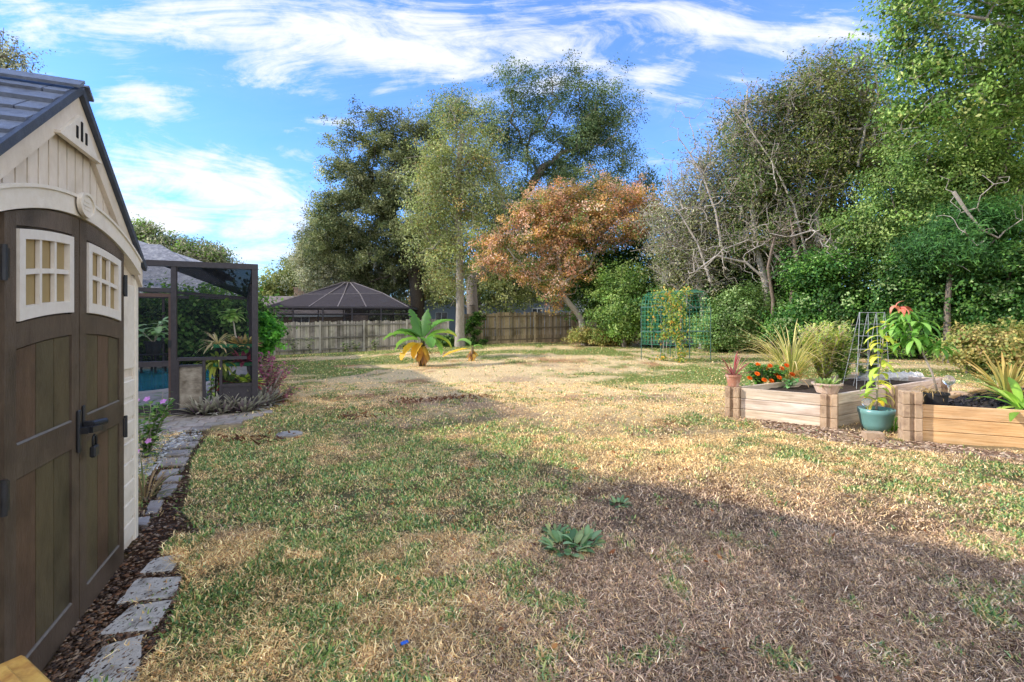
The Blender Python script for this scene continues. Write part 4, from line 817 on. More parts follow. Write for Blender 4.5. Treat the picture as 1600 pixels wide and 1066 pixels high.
small = [([(214, 822), (231, 822), (236, 808), (214, 810)], 'reddish brick, first of the edging bricks beside the shed corner'), ([(226, 806), (246, 802), (256, 782), (234, 784)], 'worn grey brick, second from the shed corner'),
         ([(243, 779), (266, 776), (279, 757), (256, 757)], 'broad grey brick, third from the shed corner'), ([(253, 755), (278, 753), (286, 744), (262, 745)], 'thin reddish brick, fourth from the shed corner'),
         ([(240, 748), (276, 742), (282, 733), (250, 736)], 'pale stone slab beside white pebbles, fifth from the shed corner'), ([(243, 730), (290, 726), (296, 715), (252, 717)], 'pale stone slab, sixth from the shed corner'),
         ([(252, 714), (296, 711), (300, 703), (258, 705)], 'pale stone slab, seventh from the shed corner'), ([(262, 702), (304, 698), (311, 690), (270, 693)], 'pale stone slab, eighth from the shed corner'), ([(276, 690), (312, 687), (318, 681), (282, 683)], 'small pale stone slab next to the paver patio')]
for q, lab in small: slab('stepping_stone', q, .008, PAVE, lab, 'small stepping stones leading to the patio', jag=.008)
# patio pavers
m = MB(); r_ = np.random.default_rng(5)
ex = Vector((.919, .394, 0)); ey = Vector((-.394, .919, 0)); o0 = PG(272, 668)
for i in range(-9, 8):
    for j in range(-1, 4):
        off = (.11 if j % 2 else 0); p = o0 + ex * (i * .226 + off) + ey * (j * .226 + .01)
        u, v = proj(p.x, p.y, p.z)
        if u > 378 + j * 12 or u < 120 or (j < 0 and u > 318): continue
        M = Matrix.Translation((p.x, p.y, gz(p.x, p.y))) @ Matrix.Rotation(math.atan2(.394, .919), 4, 'Z'); g = r_.uniform(.82, 1.18); m.bbox(-.109, .109, -.109, .109, -.04, .018 + r_.uniform(-.003, .003), .006, M, (g * r_.uniform(.97, 1.06), g, g * r_.uniform(.94, 1.02)))
tag(m.build('patio', PAVE), kind='structure')
# white pebbles and mulch chips
def scatter(poly, n, size, pal, name, label, cat, lift=.3, seed=3, flat=.55):
    r_ = np.random.default_rng(seed); us = [p[0] for p in poly]; vs = [p[1] for p in poly]; u = r_.uniform(min(us), max(us), n * 8); v = r_.uniform(min(vs), max(vs), n * 8); k = np.nonzero(in_poly(u, v, poly))[0][:n]
    P = PGv(u[k], v[k]); n = len(P); base = unit(np.array([[1, 1, 1], [1, -1, 1], [-1, -1, 1], [-1, 1, 1], [1, 1, -1], [1, -1, -1], [-1, -1, -1], [-1, 1, -1]], float))
    s = size * r_.uniform(.5, 1.3, (n, 1, 1)); q = base[None] * s * r_.uniform(.7, 1.2, (n, 8, 1)) * np.stack([r_.uniform(.7, 1.5, n), r_.uniform(.6, 1.1, n), r_.uniform(flat * .7, flat * 1.2, n)], -1)[:, None]
    a = r_.uniform(0, 6.28, n); ca, sa = np.cos(a)[:, None], np.sin(a)[:, None]; X = q[:, :, 0] * ca - q[:, :, 1] * sa; Y = q[:, :, 0] * sa + q[:, :, 1] * ca
    til = r_.normal(size=n)[:, None] * .4; Z = q[:, :, 2] + X * til * .5; V = np.stack([X, Y, Z], -1) + P[:, None]; V[:, :, 2] += size * lift
    f = np.array([0, 3, 2, 1, 4, 5, 6, 7, 0, 1, 5, 4, 1, 2, 6, 5, 2, 3, 7, 6, 3, 0, 4, 7]); f = f.reshape(6, 4)[:, ::-1].ravel(); lp = ((np.arange(n) * 8)[:, None] + f[None]).ravel()
    C = np.repeat((np.array(pal)[r_.integers(0, len(pal), n)] * r_.uniform(.75, 1.2, (n, 1)))[:, None], 8, 1)
    o = raw_mesh(name, V.reshape(-1, 3), lp, np.full(n * 6, 4), CHIP, C.reshape(-1, 3)); return tag(o, label, cat, kind='stuff')
CHIP = surf('chip', (.9, .9, .9), (1.05, 1.05, 1.05), 30, rough=.9, bump=.1, attr=True)
scatter([(214, 742), (216, 690), (240, 668), (300, 668), (318, 678), (290, 692), (262, 708), (244, 735), (230, 745)], 620, .024, [S(196, 194, 190), S(166, 164, 160), S(216, 214, 208), S(140, 138, 134)], 'gravel', 'white pebbles beside the stepping stones', 'pebbles')
scatter([(285, 690), (316, 680), (300, 705), (290, 730), (282, 745)], 80, .018, [S(150, 146, 142), S(120, 112, 104)], 'gravel', 'small dull pebbles between stone slabs and lawn', 'pebbles', seed=4)
scatter(DIRT[:6] + DIRT[9:], 3400, .013, [S(112, 90, 70), S(126, 100, 80), S(70, 54, 42), S(160, 138, 114), S(56, 44, 36), S(84, 66, 52), S(136, 96, 66)], 'mulch_debris', 'brown mulch chips and dead leaves around the shed pavers', 'mulch', seed=5, flat=.25)
scatter(MULCH, 1800, .026, [S(176, 148, 122), S(146, 116, 92), S(206, 182, 156), S(120, 92, 72)], 'mulch_debris', 'pale bark mulch strewn along the raised beds', 'mulch', seed=6, flat=.3)
# fallen leaves
def fallen():
    r_ = np.random.default_rng(9); y = np.sqrt(r_.uniform(2.5, 300, 1500)); x = r_.uniform(-.9, 1.05, 1500) * y; k = (x > -1.2); x, y = x[k], y[k]
    
    for Pg in BEDS: kk = ~in_poly(x, y, Pg); x, y = x[kk], y[kk]
   
    P = np.stack([x, y, ground(x, y) + .028], -1); n = len(P); q = leaf_quads(P, .05, .026, 2.2, 0, None, pick([S(150, 92, 52), S(120, 78, 50), S(176, 126, 76), S(98, 66, 46)], n), r_); tag(raw_mesh('fallen_leaves', *q[:3], LEAF, q[3]), 'scattered brown fallen leaves on the lawn', 'leaves', kind='stuff')
fallen()
# yellow box in the near corner
yc = PD(37, 1020, 1.56); ztop = yc.z; t = thing('yellow_box', 'rust stained yellow wooden box in the near corner before the shed', 'box', (yc.x, yc.y, 0), R(-30))
YEL = surf('yellow_paint', S(206, 160, 72), S(226, 186, 104), 6, (1, 1, 1), .6, .3, 30, 6, .3, dirt=S(150, 84, 40), dscale=7)
m = MB(); m.bbox(.012, .60, -.42, -.012, -.02, ztop - .03, .008); m.build('body', YEL, t)
m = MB(); m.bbox(0, .62, -.43, 0, ztop - .0295, ztop, .008); m.bbox(.05, .57, -.38, -.05, ztop + .0005, ztop + .012, .005); m.build('lid', YEL, t)
# ------------------------------------------------------------------ screened pool enclosure
FRAME = surf('bronze_frame', S(58, 54, 58), S(74, 70, 74), 20, rough=.45, bump=.05, spec=.4)
FRAMEB = surf('brown_door_frame', S(92, 72, 66), S(108, 86, 80), 20, rough=.5, bump=.05)
SCREEN = screen_material('insect_screen', S(48, 52, 60), .22); SCREEN_D = screen_material('insect_screen_dense', S(44, 50, 58), .72)
po = PG(272, 648); eux, euy = Vector((.919, .394, 0)), Vector((-.394, .919, 0))
cage = thing('screen_enclosure', 'dark bronze framed screened pool enclosure with flat screen roof', 'pool enclosure', po, math.atan2(.394, .919))
def lx(u):
    """local x on the front plane seen at photo column u"""
    k = (u - U0) / F; return (k * po.y - po.x) / (.919 - k * .394)
def lz(u, v):
    x = lx(u); d = po.y + .394 * x; return H - (v - V0) / F * d - po.z
XR, XL = lx(398.5), -4.2; ZT = lz(272, 417)
m = MB(); m.box(-.035, .035, -.035, .035, 0, ZT); m.box(XR - .04, XR + .04, -.04, .04, -.1, ZT + .03); m.box(XL, XL + .07, -.035, .035, 0, ZT)
xd = lx(266); x_rail0 = .036; zr = lz(300, 561)
m.box(XL, XR + .04, -.045, .045, ZT + .001, ZT + .085)                       # top beam
m.box(XL + .07, -.036, -.03, .03, lz(240, 456), lz(240, 450))                # transom over the door
m.box(.036, lx(386), -.025, .025, zr - .025, zr + .025)                      # chair rail
xp0, xp1 = lx(275.5), lx(321)
m.box(lx(343), lx(347.5), -.025, .025, 0, zr - .026); m.box(lx(347.6), XR - .041, -.025, .025, lz(370, 604), lz(370, 599))
m.box(XL + .07, xd - .9, -.03, .03, 0, .05)
fr_ = m.build('frame', FRAME, cage)
m = MB(); m.box(lx(347.6), XR - .041, -.012, .012, -.05, lz(370, 604.2)); m.build('kick_panel', FRAME, cage)
# side, far and near beams
FRx, FRd = -.5457, 15.5
fr_w = Vector((FRx * FRd, FRd, 0)); rel = fr_w - po; FR = (rel.x * .919 + rel.y * .394, -rel.x * .394 + rel.y * .919)
zf = H - (466 - V0) / F * FRd - po.z; FLx = -8.0
m = MB(); cR = Vector((XR, 0, ZT + .04)); cF = Vector((FR[0], FR[1], zf)); cL = Vector((FLx, FR[1] + .3, zf)); nL = Vector((XL - 1.5, .2, ZT + .04))
m.bar(cR, cF, .07, .09); m.bar(cF, cL, .07, .09)
for s_ in (.3, .55, .8): q = cR.lerp(cF, s_); m.bar(q - Vector((0, 0, q.z + .1)), q, .06, .06)
m.bar(cF - Vector((0, 0, cF.z + .3)), cF, .07, .07)
for s_ in (.28, .6): q = cF.lerp(cL, s_); m.bar(q - Vector((0, 0, q.z + .3)), q, .06, .06)
m.bar(cF.lerp(cL, .25), nL.lerp(cR, .55), .05, .06); m.bar(nL, cF, .06, .07)
m.build('roof_beam', FRAME, cage)
# screens
def quadm(name, pts, mat, par): m = MB(); m.add(pts, [tuple(range(len(pts)))]); return m.build(name, mat, par, recalc=False)
quadm('screen', [(.036, .004, zr + .026), (XR - .041, .004, zr + .026), (XR - .041, .004, ZT), (.036, .004, ZT)], SCREEN, cage)
quadm('screen', [(XL + .07, .004, lz(240, 449.9)), (-.036, .004, lz(240, 449.9)), (-.036, .004, ZT), (XL + .07, .004, ZT)], SCREEN, cage)
quadm('screen', [(lx(347.6), .004, lz(370, 599)), (XR - .041, .004, lz(370, 599)), (XR - .041, .004, zr - .026), (lx(347.6), .004, zr - .026)], screen_material('insect_screen_thin', S(44, 48, 54), .25), cage)
nD = Vector((lx(243), .06, ZT + .04)); quadm('roof_screen', [cR, cF, nD], SCREEN_D, cage); quadm('roof_screen', [nD, cF, cL, nL], screen_material('insect_screen_light', S(70, 78, 86), .12, .12), cage)
quadm('side_screen', [(XR, .05, -.1), (FR[0], FR[1], -.4), cF, cR], SCREEN, cage); quadm('rear_screen', [(FR[0], FR[1], -.4), (FLx, FR[1] + .3, -.4), cL, cF], SCREEN, cage)
# the screen door
zdt = lz(266, 459)
d = MB(); xa = xd - .90; d.box(xa, xd + .03, -.022, .022, zdt - .05, zdt); d.box(xd - .018, xd + .03, -.022, .022, .04, zdt - .051); d.box(xa, xa + .05, -.022, .022, .04, zdt - .051)
dr = d.build('door', FRAMEB, cage); d = MB(); zmid = lz(240, 568); d.box(xa + .051, xd - .019, -.02, .02, zmid - .05, zmid + .03); d.build('door_rail', FRAME, dr); d = MB(); d.box(xa + .051, xd - .019, -.02, .02, .04, .16); d.build('door_rail', FRAME, dr)
quadm('door_screen', [(xa + .051, .0, zmid + .031), (xd - .019, 0, zmid + .031), (xd - .019, 0, zdt - .051), (xa + .051, 0, zdt - .051)], SCREEN, dr); quadm('door_screen', [(xa + .051, .0, .161), (xd - .019, 0, .161), (xd - .019, 0, zmid - .051), (xa + .051, 0, zmid - .051)], bpy.data.materials['insect_screen_thin'], dr)
h = MB(); h.box(xd - .016, xd + .02, -.05, -.023, 1.0, 1.11); h.build('handle', BLACK, dr)
# pet door with its smudged flap
p = MB(); zt = lz(298, 573); zb = lz(298, 638)
p.box(xp0, xp0 + .035, -.03, .03, 0, zr - .027); p.box(xp1 - .035, xp1, -.03, .03, 0, zr - .027); p.box(xp0 + .036, xp1 - .036, -.028, .028, zt, zt + .03); p.box(xp0 + .036, xp1 - .036, -.028, .028, 0, zb)
p.box(xp0 + .036, xp1 - .036, -.02, .02, zt + .09, zt + .11)
pd = p.build('pet_door', FRAME, cage); p = MB(); p.box(xp0 + .040, xp1 - .040, -.006, .006, zb + .006, zt - .004); p.build('flap', surf('smudged_flap', S(92, 80, 66), S(184, 174, 158), 6, (1, 1, 1.6), .5, .1, 20, 6, .3), pd)
# pool, deck around it
cageM = Matrix.Translation(po) @ Matrix.Rotation(math.atan2(.394, .919), 4, 'Z')
wz = -.16
def pool_edge(k, grow=0.0):
    out = []
    for i in range(k):
        a = 2 * math.pi * i / k; r = 1 + .10 * math.cos(2 * a + .6); p_ = cageM @ Vector((-2.0 + (1.75 + grow) * math.cos(a) * r, 6.1 + (3.3 + grow) * math.sin(a) * r, 0)); out.append((p_.x, p_.y))
    return out
WATER, nt_, out_ = nodes('pool_water'); tcw = N(nt_, 'ShaderNodeTexCoord'); nw = N(nt_, 'ShaderNodeTexNoise', Scale=1.2, Detail=3); nt_.links.new(tcw.outputs['Object'], nw.inputs['Vector'])
cw = ramp(nt_, nw.outputs[0], [(.3, S(28, 122, 142)), (.7, S(70, 168, 184))]); pw_ = N(nt_, 'ShaderNodeBsdfPrincipled', Roughness=.06); nt_.links.new(cw, pw_.inputs['Base Color']); nb_ = N(nt_, 'ShaderNodeTexNoise', Scale=5, Detail=3); nt_.links.new(tcw.outputs['Object'], nb_.inputs['Vector']); bb_ = N(nt_, 'ShaderNodeBump', Strength=.12, Distance=.05); nt_.links.new(nb_.outputs[0], bb_.inputs['Height']); nt_.links.new(bb_.outputs[0], pw_.inputs['Normal']); nt_.links.new(pw_.outputs[0], out_.inputs[0])
E0, E1, E2 = pool_edge(48), pool_edge(48, .06), pool_edge(48, .36)
m = MB(); m.add([(x, y, wz + .11) for x, y in E0], [tuple(range(48))]); tag(m.build('pool_water', WATER, None, recalc=False), kind='structure')
DECK = surf('pool_deck', S(168, 160, 150), S(196, 188, 178), 12, rough=.85, bump=.3, bscale=60, dirt=S(140, 132, 124), dscale=3)
m = MB(); n = 48
v0 = [(x, y, wz + .03) for x, y in E0]; v1 = [(x, y, wz + .15) for x, y in E0]; v2 = [(x, y, wz + .15) for x, y in E2]; v3 = [(x, y, wz - .1) for x, y in E2]
m.add(v0 + v1 + v2 + v3, [(q * n + i, q * n + (i + 1) % n, (q + 1) * n + (i + 1) % n, (q + 1) * n + i) for q in range(3) for i in range(n)]); tag(m.build('pool_coping', surf('coping', S(182, 168, 156), S(206, 194, 182), 10, rough=.85, bump=.3), None), kind='structure')
m = MB(); pts = [Vector((XL - 5, .06, 0)), Vector((XR - .05, .06, 0)), Vector((FR[0] - .05, FR[1], 0)), Vector((FLx - 4, FR[1], 0))]
# deck strips left clear of the pool: near, right and far bands
P4 = [cageM @ p for p in pts]
ring = []
for i in range(48):
    # ray from the pool centre out to the deck boundary
    c = cageM @ Vector((-2.0, 6.1, 0)); c.z = 0; q = Vector((*E2[i], 0)); dv = (q - c).normalized(); best = 30
    for a, b in zip(P4, P4[1:] + P4[:1]):
        a2 = Vector((a.x, a.y, 0)); b2 = Vector((b.x, b.y, 0)); e = b2 - a2; den = dv.x * e.y - dv.y * e.x
        if abs(den) < 1e-6: continue
        s_ = ((a2.x - c.x) * e.y - (a2.y - c.y) * e.x) / den; t_ = ((a2.x - c.x) * dv.y - (a2.y - c.y) * dv.x) / den
        if s_ > 0 and -.001 <= t_ <= 1.001: best = min(best, s_)
    L0 = (q - c).length; best = max(best, L0 + .02); ring.append(c + dv * best)
m = MB(); m.add([(x, y, wz + .146) for x, y in E2] + [(p.x, p.y, wz + .146) for p in ring], [(i, (i + 1) % n, n + (i + 1) % n, n + i) for i in range(n)]); tag(m.build('pool_deck', DECK, None, recalc=False), kind='structure')
# plant stand with green trays just inside the screen
GT = surf('green_tray', S(50, 130, 84), S(66, 150, 100), 20, rough=.5, bump=.05); BLK = surf('black_plastic', S(34, 34, 36), S(50, 50, 52), 20, rough=.5, bump=.05)
def cw_(x, y, z): return cageM @ Vector((x, y, z))
sx0, sx1, sy = lx(333), lx(392), .30; sc_ = (po.y + .3) / po.y
st = thing('plant_stand', 'two tier plant stand with green trays inside the screen corner', 'plant stand', cw_((sx0 + sx1) / 2, sy, 0), math.atan2(.394, .919)); w2 = (sx1 - sx0) / 2 + .02
zt1 = lz(360, 541) * 1.0; zt2 = lz(360, 571)
for z in (zt1, zt2): m = MB(); m.box(-w2, w2, -.16, .16, z - .03, z - .022); [m.box(-w2, w2, q, q + .012, z - .03, z + .025) for q in (-.16, .148)]; [m.box(q, q + .012, -.147, .147, z - .03, z + .025) for q in (-w2, w2 - .012)]; m.build('tray', GT, st)
for a in (-1, 1):
    for b in (-1, 1): m = MB(); m.box(a * (w2 - .03) - .012, a * (w2 - .03) + .012, b * .12 - .012, b * .12 + .012, 0, zt2 - .031); m.box(a * (w2 - .03) - .012, a * (w2 - .03) + .012, b * .12 - .012, b * .12 + .012, zt2 + .001, zt1 - .031); m.build('leg', BLK, st)
m = MB(); m.box(-w2 + .01, w2 - .01, -.14, .14, .22, .24); m.build('shelf', BLK, st)
def potted(name, label, cat, loc, pot, plant, group=None, rz=0, scale=1.0):
    t = thing(name, label, cat, loc, rz, group)
    if pot:
        rb, rt, h, mat, rim = pot; m = MB(); m.lathe([(0.001, 0), (rb, 0), (rb + (rt - rb) * .8, h * .8), (rt * (1.06 if rim else 1), h * .82), (rt * (1.08 if rim else 1.02), h), (rt * .92, h), (rt * .90, h * .86), (0.001, h * .86)], 24); m.build('pot', mat, t, smooth=False)
        s = MB(); s.lathe([(0.001, h * .885), (rt * .895, h * .88)], 16); s.build('soil', SOIL, t)
    plant(t); return t
SOIL = surf('potting_soil', S(52, 42, 34), S(84, 70, 58), 30, rough=1, bump=.8, bscale=60)
TERRA = surf('terracotta', S(170, 116, 92), S(196, 144, 120), 10, rough=.85, bump=.2, dirt=S(200, 180, 164), dscale=9)
r9 = np.random.default_rng(90)
def rosette(n, L, w, el0, el1, droop, col, z=0.0, tip=None, edge=None, rad=.01, seed=1, name='leaf_cluster', seg=5, jitc=.2, **kw):
    def f(t):
        r = np.random.default_rng(seed); az = np.arange(n) * 2.4 + r.uniform(-.3, .3, n); el = np.linspace(el1, el0, n) + r.uniform(-.1, .1, n); root = np.stack([np.cos(az) * rad, np.sin(az) * rad, np.full(n, z)], -1)
        c = np.array(col)[r.integers(0, len(col), n)] * r.uniform(1 - jitc, 1 + jitc, (n, 1)); leaf_obj(name, t, root, az, el, L * r.uniform(.7, 1.15, n), w * r.uniform(.8, 1.15, n), droop * r.uniform(.6, 1.3, n), c, seg, tip, edge, **kw)
    return f
def leafy(h, n, L, w, col, lean=(0, 0), z=0.0, stem=.006, stemmat=None, seed=1, spread=.0, droop=1.0, start=.25, tip=None, el=.5, stems=1, name='foliage'):
    def f(t):
        r = np.random.default_rng(seed); m = MB(); roots = []; azs = []
        for s_ in range(stems):
            a0 = r.uniform(0, 6.28); sp = spread * r.uniform(.4, 1); hh = h * r.uniform(.75, 1.05) if stems > 1 else h
            pts = [Vector((lean[0] * q ** 1.5 + math.cos(a0) * sp * q + r.normal() * .008 * (q > 0), lean[1] * q ** 1.5 + math.sin(a0) * sp * q + r.normal() * .008 * (q > 0), z + hh * q)) for q in np.linspace(0, 1, 7)]
            m.tube(pts, [stem * (1.2 - .7 * q) for q in np.linspace(0, 1, 7)], 6)
            for k in range(n // stems):
                q = start + (1 - start) * (k + .5) / (n // stems); i = min(5, int(q * 6)); p = pts[i].lerp(pts[i + 1], q * 6 - i); roots.append(p); azs.append(k * 2.4 + a0 + r.uniform(-.4, .4))
        m.build('stem', stemmat or TWIG_GREY, t, smooth=True); k = len(roots); c = np.array(col)[r.integers(0, len(col), k)] * r.uniform(.8, 1.2, (k, 1))
        leaf_obj(name, t, roots, azs, r.uniform(el - .4, el + .4, k), L * r.uniform(.65, 1.15, k), w * r.uniform(.8, 1.2, k), droop * r.uniform(.6, 1.3, k), c, 4, tip)
    return f
def multi(*fs):
    def f(t):
        for q in fs: q(t)
    return f
def flowers(t, pos, rad, col, pet, name='flower', seed=1, up=(0, -.7, .7), ruffle=1):
    r = np.random.default_rng(seed)
    for p in pos:
        n = pet * ruffle; az = np.arange(n) * 2 * math.pi / pet + r.uniform(0, 6); el = np.concatenate([np.full(pet, .25 + .45 * k) for k in range(ruffle)]); o = leaf_obj(name, t, np.tile(np.array([[0, 0, 0.0]]), (n, 1)), az, el, rad * np.concatenate([np.full(pet, 1 - .25 * k) for k in range(ruffle)]), rad * .9, .3, np.array(col)[None] * r.uniform(.85, 1.15, (n, 1)), 3, mat=PETAL); o.location = p; o.rotation_euler = Vector(up).to_track_quat('Z', 'Y').to_euler()
YLG = [S(150, 160, 70), S(120, 140, 60), S(176, 176, 96)]; PNK = [S(150, 70, 96), S(176, 96, 116), S(120, 56, 76)]
SP = [('spiky_plant', 'pale spiky air plant spilling over the left end of the top green tray', (-w2 + .04, 0, zt1 + .0), None, rosette(40, .34, .032, -.2, 1.2, 1.0, [S(204, 190, 146), S(231, 209, 170)], .03, seed=1), 'plant'),
      ('bonsai_plant', 'small pale stemmed succulent tree rising from the top green tray', (.02, .02, zt1), None, leafy(.52, 34, .22, .085, [S(134, 170, 97), S(170, 195, 122)], (-.08, 0), 0, .014, surf('pale_stem', S(207, 200, 183), S(239, 231, 214), 9), 2, 0, 1.2, .8), 'plant'),
      ('succulent_mat', 'dry yellow succulents crowding the middle of the top green tray', (.12, 0, zt1), None, multi(rosette(90, .20, .042, .1, 1.3, .6, [S(226, 207, 134), S(195, 170, 117), S(161, 141, 97)], .0, seed=3, rad=.09)), 'plant'),
      ('succulent_mat', 'dark leafy succulents at the right end of the top green tray', (w2 - .12, 0, zt1), None, rosette(70, .20, .05, .1, 1.3, .6, [S(134, 126, 102), S(183, 122, 117), S(102, 117, 80)], .0, seed=4, rad=.06), 'plant'),
      ('pink_plant', 'pink leaved plant on the lower green tray at right', (w2 - .15, 0, zt2), None, rosette(60, .24, .06, .2, 1.4, .7, PNK, .02, seed=5, rad=.04), 'plant'),
      ('trailing_plant', 'yellow green plant trailing at the left end of the lower green tray', (-w2 + .05, -.02, zt2), None, rosette(54, .32, .05, -.5, 1.3, 1.5, YLG, .02, seed=6, rad=.04), 'plant'),
      ('potted_plant', 'variegated plant with bright yellow leaves on the bottom shelf', (.16, 0, .24), (.07, .09, .12, BLK, True), rosette(64, .26, .10, .1, 1.2, .7, [S(245, 245, 109), S(195, 214, 85), S(245, 245, 170)], .12, seed=7, rad=.02), 'plant'),
      ('potted_plant', 'dark leaved plant in a black pot left on the bottom shelf', (-.10, 0, .24), (.07, .09, .12, BLK, True), rosette(64, .28, .09, .1, 1.3, .9, [S(85, 107, 58), S(134, 73, 73), S(117, 146, 73)], .12, seed=8, rad=.02), 'plant'),
      ('trailing_plant', 'green plant hanging down beside the left legs of the plant stand', (-w2 - .02, -.12, .02), None, leafy(.62, 26, .12, .05, [S(117, 158, 68), S(158, 183, 92), S(85, 122, 61)], (0, 0), 0, .008, None, 9, .05, 1.3, .05, stems=2), 'plant'),
      ('potted_plant', 'deep maroon leaved plant in a black pot right on the bottom shelf', (w2 - .08, 0, .24), (.07, .09, .12, BLK, True), rosette(64, .28, .09, .1, 1.3, .9, [S(134, 68, 75), S(102, 73, 61), S(117, 134, 73)], .12, seed=10, rad=.02), 'plant')]
stM = Matrix.Translation(st.location) @ Matrix.Rotation(math.atan2(.394, .919), 4, 'Z')
for nm, lab, loc, pot, pl, cat in SP: potted(nm, lab, cat, stM @ Vector(loc), pot, pl, rz=.4)
pz = PD(240, 553, 13.2); t = thing('plant_stool', 'low dark stool carrying a pale leaved pot plant beyond the pool', 'stool', (pz.x, pz.y, wz + .15)); hs_ = pz.z - wz - .15
m = MB(); m.box(-.24, .24, -.24, .24, hs_ - .04, hs_); m.build('seat', BLK, t)
for a in (-1, 1):
    for b in (-1, 1): m = MB(); m.box(a * .19 - .02, a * .19 + .02, b * .19 - .02, b * .19 + .02, 0, hs_ - .041); m.build('leg', BLK, t)
potted('potted_plant', 'pale leaved plant in a dark pot seen through the screen door', 'plant', pz, (.16, .21, .34, BLK, True), leafy(.62, 46, .34, .13, [S(150, 176, 130), S(176, 196, 150)], (-.1, 0), .3, .012, None, 12, .42, 1.1, .25, stems=5))
# planting strip in front of the screen
OYS = [S(62, 62, 58), S(96, 94, 86), S(88, 60, 88), S(136, 134, 122)]
for i, (u, v) in enumerate([(318, 648), (333, 641), (349, 646), (364, 638), (381, 643), (396, 637), (412, 634), (345, 633), (372, 629), (404, 626)]):
    p = PG(u, v); potted('oyster_plant', 'dark purple striped oyster plant in the row below the screen wall', 'plant', p, None, multi(rosette(90, .32, .046, .15, 1.45, .6, OYS, .0, tip=S(176, 172, 160), seed=20 + i, rad=.10)), 'oyster plants in the row below the screen wall', rz=i * 1.3)
p = PG(424, 622); potted('shrub', 'pink leaved shrub with grey green leaves beside the enclosure corner', 'shrub', p, None, leafy(.62, 340, .13, .045, [S(150, 86, 108), S(176, 116, 130), S(122, 70, 90), S(120, 116, 84)], (.05, 0), 0, .006, None, 31, .42, .9, .12, stems=17))
p = PG(414, 606); potted('shrub', 'magenta purple leaved shrub behind the enclosure corner post', 'shrub', p, None, leafy(.75, 260, .14, .045, [S(140, 66, 108), S(116, 52, 88), S(168, 92, 132)], (0, 0), 0, .006, None, 32, .30, .9, .2, stems=14))
p = PG(440, 628); potted('shrub', 'low green and pink ground shrub spreading onto the lawn', 'shrub', p, None, leafy(.28, 200, .12, .04, [S(120, 96, 84), S(150, 100, 110), S(106, 120, 66)], (.1, 0), 0, .005, None, 33, .34, .9, .1, stems=14))
t = thing('cut_stick', 'cut brown stick leaning out of the pink shrub', 'stick', PG(420, 626)); m = MB(); m.tube([(0, 0, 0), (.10, -.02, .26), (.24, -.03, .52)], [.017, .014, .012], 7); m.build('stick_stem', TWIG_GREY, t)
potted('periwinkle', 'leafy periwinkle with pink purple flowers beside the shed corner', 'flower', PG(228, 716), None, lambda t: (leafy(.66, 260, .095, .042, [S(96, 128, 66), S(124, 150, 84), S(70, 100, 50)], (0, 0), 0, .005, None, 34, .26, .6, .08, stems=9)(t), flowers(t, [(-.02, -.1, .60), (.10, -.12, .62), (-.1, -.12, .40), (.02, -.18, .36), (.06, -.2, .12), (.19, -.02, .58), (-.05, -.2, .16), (.1, -.1, .2)], .034, S(206, 142, 206), 5)))
potted('dead_plant', 'dry brown grassy weed beside the small stepping stones', 'weed', PG(226, 778), None, rosette(46, .30, .014, .4, 1.5, .9, [S(120, 98, 70), S(96, 104, 58), S(150, 126, 92)], 0, seed=35, rad=.05))
# ------------------------------------------------------------------ fences
FGREY = surf('fence_grey', S(158, 150, 138), S(200, 192, 178), 5, (6, 6, .6), .9, .4, 20, 8, .1, attr=True, dirt=S(110, 104, 90), dscale=.9)
FBRN = surf('fence_brown', S(150, 134, 108), S(192, 174, 142), 5, (6, 6, .6), .9, .4, 20, 8, .1, attr=True, dirt=S(108, 98, 74), dscale=.9)
def fence(name, label, A, B, ztA, ztB, hgt, mat, bay=2.4, seed=1, brd=.13, post=.11, gap=.012):
    A, B = Vector(A), Vector(B); d = B - A; L = math.hypot(d.x, d.y); rz = math.atan2(d.y, d.x); r = np.random.default_rng(seed)
    t = thing(name, label, 'fence', (A.x, A.y, 0), rz); nb = int(round(L / bay)); bay = L / nb
    top = lambda x: ztA + (ztB - ztA) * x / L
    gnd = lambda x: gz(A.x + d.x * x / L, A.y + d.y * x / L)
    for k in range(nb):
        x0 = k * bay; m = MB(); x = x0 + post / 2; off = r.uniform(-.03, .03)
        while x < x0 + bay - post / 2 - .02:
            w = min(brd * r.uniform(.9, 1.05), x0 + bay - post / 2 - x); zt = top(x) + off + r.uniform(-.05, .025) - (.12 if r.random() < .04 else 0); g = r.uniform(.55, 1.25); c = (g, g * r.uniform(.96, 1.02), g * r.uniform(.9, 1.0)); y = r.uniform(-.006, .006)
            q = w - gap; zb = gnd(x) - .03; lean = r.uniform(-.022, .022)
            m.prism([(x, zb), (x + q, zb), (x + q + lean, zt - .03), (x + q * .72 + lean, zt), (x + q * .28 + lean, zt), (x + lean, zt - .03)], .03 + y, .05 + y, lambda a, b, s: Vector((a, s, b)), c); x += w
        m.build('board_panel', mat, t)
        for f in (.12, .52, .88):
            m = MB(); zz = lambda x, f=f: gnd(x) + (top(x) - gnd(x)) * (1 - f); xa, xb = x0 + post / 2 + .002, x0 + bay - post / 2 - .002
            m.bar((xa, -.002, zz(xa)), (xb, -.002, zz(xb) + r.uniform(-.03, .03)), .036, .085, (0, 0, 1), (.55, .55, .55)); m.build('rail', mat, t)
    for k in range(nb + 1):
        x = k * bay; g = r.uniform(.95, 1.35); m = MB(); m.box(x - post / 2 + .002, x + post / 2 - .002, -.07, .028, gnd(x) - .1, top(x) + r.uniform(-.04, .06), None, (g, g, g * .98)); m.build('post', mat, t)
    return t
def at(u, d): return Vector(((u - U0) / F * d, d, 0))
def ztop(v, d): return H - (v - V0) / F * d
